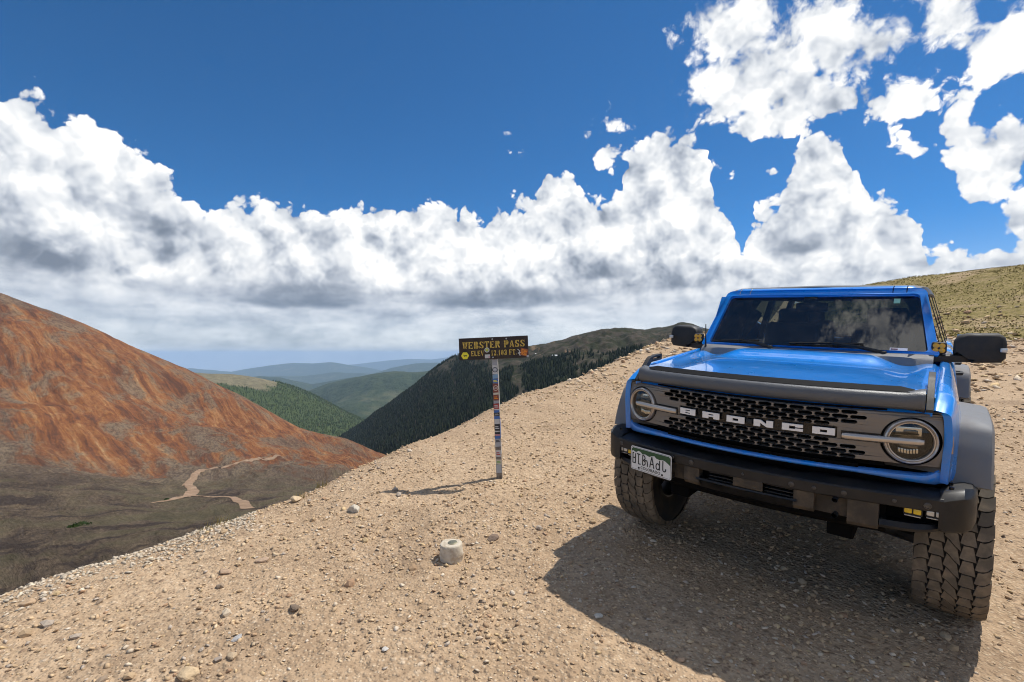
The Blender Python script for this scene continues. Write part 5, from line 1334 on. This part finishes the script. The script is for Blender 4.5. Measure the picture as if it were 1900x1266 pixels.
# stickers up the post
fp = lambda a, b, d: (a, -w0 - d, b)
zt = bz0 - .004
plan = [('grey', 14), ('white', 22, 'ring'), ('sky', 10), ('blue', 12, 'y'), ('maroon', 22, 'disc'), ('cream', 5), ('maroon', 14, 'o'), ('grey', 7), ('red', 13, 'w'), ('white', 3), ('blue', 6), ('black', 8, 'w'), ('blue', 7), ('white', 12), ('black', 16, 'w'), ('white', 3), ('black', 5), ('pink', 4), ('blue', 7), ('grey', 10, 'b'), ('silver', 9), (None, 8), ('white', 16, 'r'), (None, 6), ('cream', 12, 'g'), ('silver', 20), (None, 8)]
tot = sum(p[1] for p in plan); kz = (zt - .02) / tot; z = zt
for i, p_ in enumerate(plan):
    h = p_[1] * kz
    if p_[0]:
        inset = .0008 * ((i * 7) % 4); sk = .004 * math.sin(i * 2.4)
        st = sticker('sticker', [(-w0 + inset, z - h + .001 + sk), (w0 - inset, z - h + .001 - sk), (w0 - inset, z - .001 - sk * .5), (-w0 + inset, z - .001 + sk * .5)], S_[p_[0]], .0010 + .0003 * (i % 3), sign, fp)
        if len(p_) > 2:
            zc = z - h / 2; kd = p_[2]
            if kd in ('ring', 'disc'):
                c1_, c2_ = (S_['black'], S_['silver']) if kd == 'ring' else (S_['cream'], S_['maroon'])
                sticker('print', circle(0, zc, min(w0, h / 2) * .94, 20), c1_, .0026, st, fp); sticker('print', circle(0, zc, min(w0, h / 2) * .72, 16), c2_, .0031, st, fp)
                sticker('print', [(-w0 * .5, zc - .004), (w0 * .5, zc - .004), (w0 * .5, zc + .004), (-w0 * .5, zc + .004)], S_['white'], .0036, st, fp)
            else:
                c_ = {'y': 'yellow', 'o': 'orange', 'w': 'white', 'b': 'black', 'r': 'red', 'g': 'green'}[kd]
                for q in range(2): sticker('print', [(-w0 * .7, zc - h * .22 + q * h * .26), (w0 * (.7 - .3 * q), zc - h * .22 + q * h * .26), (w0 * (.7 - .3 * q), zc - h * .08 + q * h * .26), (-w0 * .7, zc - h * .08 + q * h * .26)], S_[c_], .0026, st, fp)
    z -= h
# the sunny side of the post carries pale stickers too
fside = lambda a, b, d: (w0 + d, a, b)
for i, (z0_, z1_, c_) in enumerate(((.55, .98, 'white'), (.34, .50, 'blue'), (.20, .30, 'silver'))):
    sticker('sticker', [(-w0 * .9, zt * z0_), (w0 * .9, zt * z0_), (w0 * .9, zt * z1_), (-w0 * .9, zt * z1_)], S_[c_], .0012, sign, fside)

# ------------------------------------------------------------------ concrete survey marker
mp = drop(838, 1034)
m_conc = noisy(material('rough_concrete', (.60, .53, .42), .9, spec=.15), .7, 18, (.36, .27, .18))
T, B = mat_nodes(m_conc); g = T.add('ShaderNodeTexCoord'); bump(T, B, T.noise(g.outputs['Object'], 60, 6, .7), .8, .006)
m_brass = noisy(material('tarnished_brass', (.30, .28, .19), .45, metal=.7), .6, 30, (.16, .15, .10))
mark = empty('survey_marker', tuple(mp)); mark.rotation_euler = (rad(4), rad(-3), 0)
tag(mark, 'short round concrete survey marker with a brass disc on top', 'marker')
pxm = mp[1] / F_PX; r0 = 21.5 * pxm; hh = 27 * pxm
prof = catmull([(r0 * .96, -.05), (r0 * 1.0, .01), (r0 * 1.02, hh * .25), (r0 * .97, hh * .6), (r0 * .95, hh * .86), (r0 * .90, hh * .96), (r0 * .80, hh), (r0 * .45, hh * 1.0), (.001, hh * 1.0)], 26)
G = []
for k in range(44):
    a = 2 * math.pi * k / 44; row = []
    for r_, h_ in prof:
        n = float(fbm(np.array([math.cos(a) * 2.5 + 9.0]), np.array([math.sin(a) * 2.5 + h_ * 26]), 4, 81)[0])
        rr_ = max(.0005, r_ * (1 + .07 * n)); row.append((rr_ * math.cos(a), rr_ * math.sin(a), h_ + (.006 * n if r_ > r0 * .6 else 0)))
    G.append(row)
m = MB(); m.grid(G, wrap_u=True); m.build('concrete_body', m_conc, mark, 60)
m = MB(); m.lathe([(r0 * .40, hh - .004), (r0 * .40, hh + .003), (r0 * .36, hh + .005), (.0005, hh + .0045)], lambda u, v, h: (u + .012, v, h), 30); m.build('brass_disc', m_brass, mark, 40)

# ------------------------------------------------------------------ stones
m_stone = material('stone', rough=.92, spec=.15); T, B = mat_nodes(m_stone)
sa = T.add('ShaderNodeAttribute'); sa.attribute_name = 'tone'; g = T.add('ShaderNodeTexCoord')
nz = T.noise(g.outputs['Object'], 40, 5, .7)
T.put(B.inputs['Base Color'], T.mix(T.sstep(nz, .35, .6, .22, 0), sa.outputs['Color'], (.24, .17, .11)))
bump(T, B, nz, .6, .006)
TONES = np.array([(.55, .39, .235), (.50, .355, .215), (.58, .44, .285), (.38, .255, .155), (.60, .49, .36), (.36, .27, .19), (.47, .39, .31), (.56, .41, .23), (.43, .27, .165), (.64, .54, .42)])
TW = np.array([.22, .20, .15, .10, .08, .05, .06, .08, .03, .03]); TW = TW / TW.sum()
def rock_mesh(name, size, flat_, tone, seed, sub=2):
    r = np.random.default_rng(seed); bm = bmesh.new(); bmesh.ops.create_icosphere(bm, subdivisions=sub, radius=1)
    pl = [(r.normal(size=3), .55 + .35 * r.random()) for _ in range(9)]
    pl = [(n / np.linalg.norm(n), d) for n, d in pl]
    for v in bm.verts:
        p = np.array(v.co)
        for n, d in pl:
            k = p @ n
            if k > d: p = p - n * (k - d) * .92
        p = p * (1 + .10 * (r.random() - .5)); v.co = Vector((p[0] * size[0], p[1] * size[1], p[2] * size[2] * flat_))
    me = bpy.data.meshes.new(name); bm.to_mesh(me); bm.free(); me.materials.append(m_stone)
    c = np.ones((len(me.vertices), 4)); c[:, :3] = tone; add_attr(me, 'tone', c, 'FLOAT_COLOR')
    return me
ROCKS = [  # photograph x, y, half width in pixels, height factor, tone, label
 (658, 948, 14, .9, (.58, .52, .42), 'pale rounded rock standing between the sign and the valley edge'),
 (546, 1130, 12, .7, (.20, .15, .11), 'dark brown rock in front of the paler gravel, left of the marker'),
 (352, 1252, 26, .45, (.56, .42, .26), 'large flat tan rock at the bottom edge of the picture'),
 (417, 1063, 13, .5, (.44, .31, .21), 'flat brown rock in the dark soil patch, nearer of two'),
 (488, 1041, 14, .45, (.42, .30, .21), 'flat brown rock in the dark soil patch, farther of two'),
 (915, 1000, 13, .5, (.22, .16, .12), 'dark thin rock tilted up just behind the survey marker'),
 (818, 800, 12, .45, (.30, .19, .12), 'dark brown slab near the ridge left of the sign post'),
 (50, 1122, 15, .5, (.47, .33, .21), 'brown rock at the left edge below the white scree'),
 (550, 929, 14, .6, (.58, .44, .28), 'tan boulder on the rim above the dirt road'),
 (432, 1220, 12, .6, (.50, .38, .25), 'tan rock just above the large flat rock, to its right'),
 (1265, 1226, 9, .6, (.50, .34, .22), 'reddish tan rock inside the vehicle shadow'),
 (440, 1186, 11, .4, (.42, .41, .40), 'grey slate chip lying flat left of the bottom centre'),
 (1110, 1145, 10, .6, (.60, .55, .47), 'pale grey rock near the edge of the vehicle shadow'),
 (838, 1043, 9, .35, (.56, .38, .22), 'orange tan flat stone against the foot of the survey marker'),
 (404, 1224, 10, .5, (.34, .28, .23), 'grey brown broken rock touching the large flat rock'),
 (950, 1103, 7, .8, (.62, .52, .40), 'pale angular stone below and right of the survey marker'),
 (890, 1187, 7, .8, (.56, .44, .32), 'squarish tan stone at the lower centre of the picture'),
 (715, 1207, 7, .6, (.66, .62, .56), 'white oval stone at the lower centre, left of the squarish one')]
for i, (px, py, hw, hf, tone, lab) in enumerate(ROCKS):
    p = drop(px, py); s_ = hw * p[1] / F_PX
    o = link(bpy.data.objects.new('rock', rock_mesh('rock', (s_, s_ * .75, s_), hf * .8, tone, 100 + i, 3)))
    o.location = (p[0], p[1], p[2] + s_ * hf * .28); o.rotation_euler = (.15 * math.sin(i * 3), .15 * math.cos(i * 2), .9 * math.sin(i * 5.3))
    tag(o, lab, 'rock')
# loose stones, single things
prot = []
for k in range(14):
    for t in range(3):
        r = np.random.default_rng(300 + k * 3 + t); prot.append(rock_mesh('loose_stone', (1, .6 + .35 * r.random(), .8), .45 + .35 * r.random(), TONES[r.choice(10, p=TW)], 300 + k * 3 + t, 1))
r = np.random.default_rng(77); cnt = 0
while cnt < 260:
    a = rad(r.uniform(-47, 46)); d = 2.9 + 9.5 * r.random() ** 1.4
    x, y = math.sin(a) * d, math.cos(a) * d
    if float(edge_dist(np.array([x]), np.array([y]))[0]) > .15: continue
    if (x - base[0]) ** 2 + (y - base[1]) ** 2 < .03 or (x - mp[0]) ** 2 + (y - mp[1]) ** 2 < .03: continue
    lc = CAR_R.T @ (np.array([x, y, gz(x, y)]) - CAR_T)
    if abs(abs(lc[0]) - .87) < .22 and (abs(lc[1]) < .3 or abs(lc[1] - 2.95) < .3): continue
    s_ = .012 + .030 * r.random() ** 2.6
    o = link(bpy.data.objects.new('loose_stone', prot[r.integers(len(prot))]))
    o.location = (x, y, gz(x, y) + s_ * .18); o.scale = (s_, s_, s_); o.rotation_euler = (r.normal() * .25, r.normal() * .25, r.random() * 6.28)
    tag(o, 'small loose stone lying on the gravel of the pass', 'stone', 'loose stones on the gravel'); cnt += 1
# gravel: too many to count, one mass
def pebbles(name, n, seed, amin, amax, rfun, smin, smax, band=None, tones=None, name_far=False):
    r = np.random.default_rng(seed)
    a = np.radians(r.uniform(amin, amax, n)); d = rfun(r.random(n)); x, y = np.sin(a) * d, np.cos(a) * d
    e = edge_dist(x, y)
    keep = (e < .5) if band is None else (e < band[1]) & (e > band[0])
    clump = fbm(x * 1.3, y * 1.3, 3, 91) + .5
    keep &= r.random(n) < (np.clip(1.7 * clump - .12, .16, 1.1) if band is None else np.clip((e - band[0]) / .35, 0, 1) * (.35 + 1.2 * clump))
    lc = (np.stack([x, y, np.full_like(x, -1.3)], 1) - CAR_T) @ CAR_R
    keep &= ~((np.abs(np.abs(lc[:, 0]) - .87) < .16) & (np.abs(lc[:, 1]) < .2))
    keep &= ~((.6 * x + .8 * y > 33) & (x > 10) & (r.random(n) > .22))          # the turf above carries few stones
    x, y, d = x[keep], y[keep], d[keep]; n = len(x)
    z = ground_z(x, y)
    s = smin + (smax - smin) * r.random(n) ** 3.6
    s = s * (.75 + .07 * d) * (np.clip((d - 5.5) / 9, .16, 1) if name_far else 1.0)
    oct_ = np.array([(1, 0, 0), (0, 1, 0), (-1, 0, 0), (0, -1, 0), (0, 0, .85), (0, 0, -.6), (.6, .6, .45), (-.6, -.6, .40)], float)
    f8 = np.array([(0, 6, 4), (6, 1, 4), (1, 2, 4), (2, 7, 4), (7, 3, 4), (3, 0, 4), (0, 1, 6), (2, 3, 7), (1, 0, 5), (2, 1, 5), (3, 2, 5), (0, 3, 5)])
    V = oct_[None] * (1 + .55 * (r.random((n, 8, 1)) - .5)) + .28 * (r.random((n, 8, 3)) - .5)
    V *= np.stack([np.ones(n), .6 + .4 * r.random(n), .35 + .5 * r.random(n)], 1)[:, None] * s[:, None, None]
    th = r.random(n) * 6.28; c, s_ = np.cos(th)[:, None], np.sin(th)[:, None]
    X = V[..., 0] * c - V[..., 1] * s_; Y = V[..., 0] * s_ + V[..., 1] * c
    tx, ty = r.normal(size=n)[:, None] * .3, r.normal(size=n)[:, None] * .3
    Z = V[..., 2] + X * tx + Y * ty
    P = np.stack([X + x[:, None], Y + y[:, None], Z + z[:, None] + s[:, None] * .12], -1)
    F = f8[None] + (np.arange(n) * 8)[:, None, None]
    o = np_obj(name, P.reshape(-1, 3), F.reshape(-1, 3), m_stone)
    tn = np.clip((TONES if tones is None else tones)[r.choice(10, n, p=TW)] * (.92 + .36 * r.random((n, 1))), 0, .78)
    cc = np.ones((n, 8, 4)); cc[:, :, :3] = tn[:, None]
    add_attr(o.data, 'tone', cc.reshape(-1, 4), 'FLOAT_COLOR')
    print(name, n)
    return tag(o, kind='stuff')
g1 = pebbles('gravel', 80000, 401, -62, 62, lambda u: 1.6 + 9.5 * u ** 1.25, .0030, .021)
tag(g1, 'fine tan gravel strewn over the foreground', 'gravel')
g2 = pebbles('gravel', 36000, 402, -30, 58, lambda u: 6.5 + 43 * u ** 1.15, .012, .070, name_far=True)
tag(g2, 'coarse broken rock on the slope rising behind the vehicle', 'gravel')
white_t = np.clip(np.array([(.58, .49, .375)]) * np.linspace(.8, 1.15, 10)[:, None], 0, .8)
g3 = pebbles('gravel', 42000, 403, -64, -27, lambda u: 2.6 + 4.2 * u, .004, .021, (-.60, .40), white_t)
tag(g3, 'band of pale white scree along the rim at the left', 'gravel')
# grass tufts on the hillside
m_grass = material('dry_grass', rough=.9, spec=.1); T, B = mat_nodes(m_grass)
ta = T.add('ShaderNodeAttribute'); ta.attribute_name = 'tint'
T.put(B.inputs['Base Color'], T.ramp(ta.outputs['Fac'], [(0, (.165, .145, .045)), (.6, (.26, .21, .075)), (1, (.38, .31, .14))]))
r = np.random.default_rng(55); n = 52000
a = np.radians(r.uniform(14, 58, n)); d = 30 + 62 * r.random(n) ** .8; x, y = np.sin(a) * d, np.cos(a) * d
hx = .6 * x + .8 * y; pt = fbm(x * .25, y * .25, 3, 92)
k = (hx + pt * 14 > 33.5) & (r.random(n) < .35 + 1.6 * (fbm(x * .45, y * .45, 3, 93) + .25)) & (x > 6) & (edge_dist(x, y) < -1); x, y = x[k], y[k]; n = len(x); z = ground_z(x, y)
h = .03 + .07 * r.random(n); P = np.zeros((n, 9, 3))
for b in range(3):
    t = r.random(n) * 6.28; w = .02 + .03 * r.random(n)
    P[:, b * 3, 0] = x + np.cos(t) * w; P[:, b * 3, 1] = y + np.sin(t) * w; P[:, b * 3 + 1, 0] = x - np.cos(t) * w; P[:, b * 3 + 1, 1] = y - np.sin(t) * w
    P[:, b * 3 + 2, 0] = x + r.normal(size=n) * .05; P[:, b * 3 + 2, 1] = y + r.normal(size=n) * .05
    P[:, b * 3, 2] = z - .01; P[:, b * 3 + 1, 2] = z - .01; P[:, b * 3 + 2, 2] = z + h
o = np_obj('grass', P.reshape(-1, 3), np.arange(n * 9).reshape(-1, 3), m_grass); add_attr(o.data, 'tint', np.repeat(r.random(n), 9), 'FLOAT')
tag(o, 'sparse dry grass on the hillside behind the vehicle', 'grass', kind='stuff')

# straw-coloured tufts on the rim
r = np.random.default_rng(56); V_t = []; 
for px, py in ((503, 934), (497, 937), (510, 931), (420, 968), (412, 972), (428, 965), (386, 984), (560, 925), (600, 903), (470, 948)):
    p = drop(px, py)
    for b in range(26):
        t = r.random() * 6.28; rr_ = .07 * r.random() ** .5; bx, by = p[0] + math.cos(t) * rr_, p[1] + math.sin(t) * rr_; h_ = .03 + .05 * r.random(); w_ = .003
        V_t += [(bx - w_, by, p[2] - .01), (bx + w_, by, p[2] - .01), (bx + r.normal() * .02, by + r.normal() * .02, p[2] + h_)]
o = np_obj('grass', np.array(V_t), np.arange(len(V_t)).reshape(-1, 3), m_grass); add_attr(o.data, 'tint', np.repeat(.5 + .5 * r.random(len(V_t) // 3), 3), 'FLOAT')
tag(o, 'straw-coloured grass tufts along the rim above the valley', 'grass', kind='stuff')
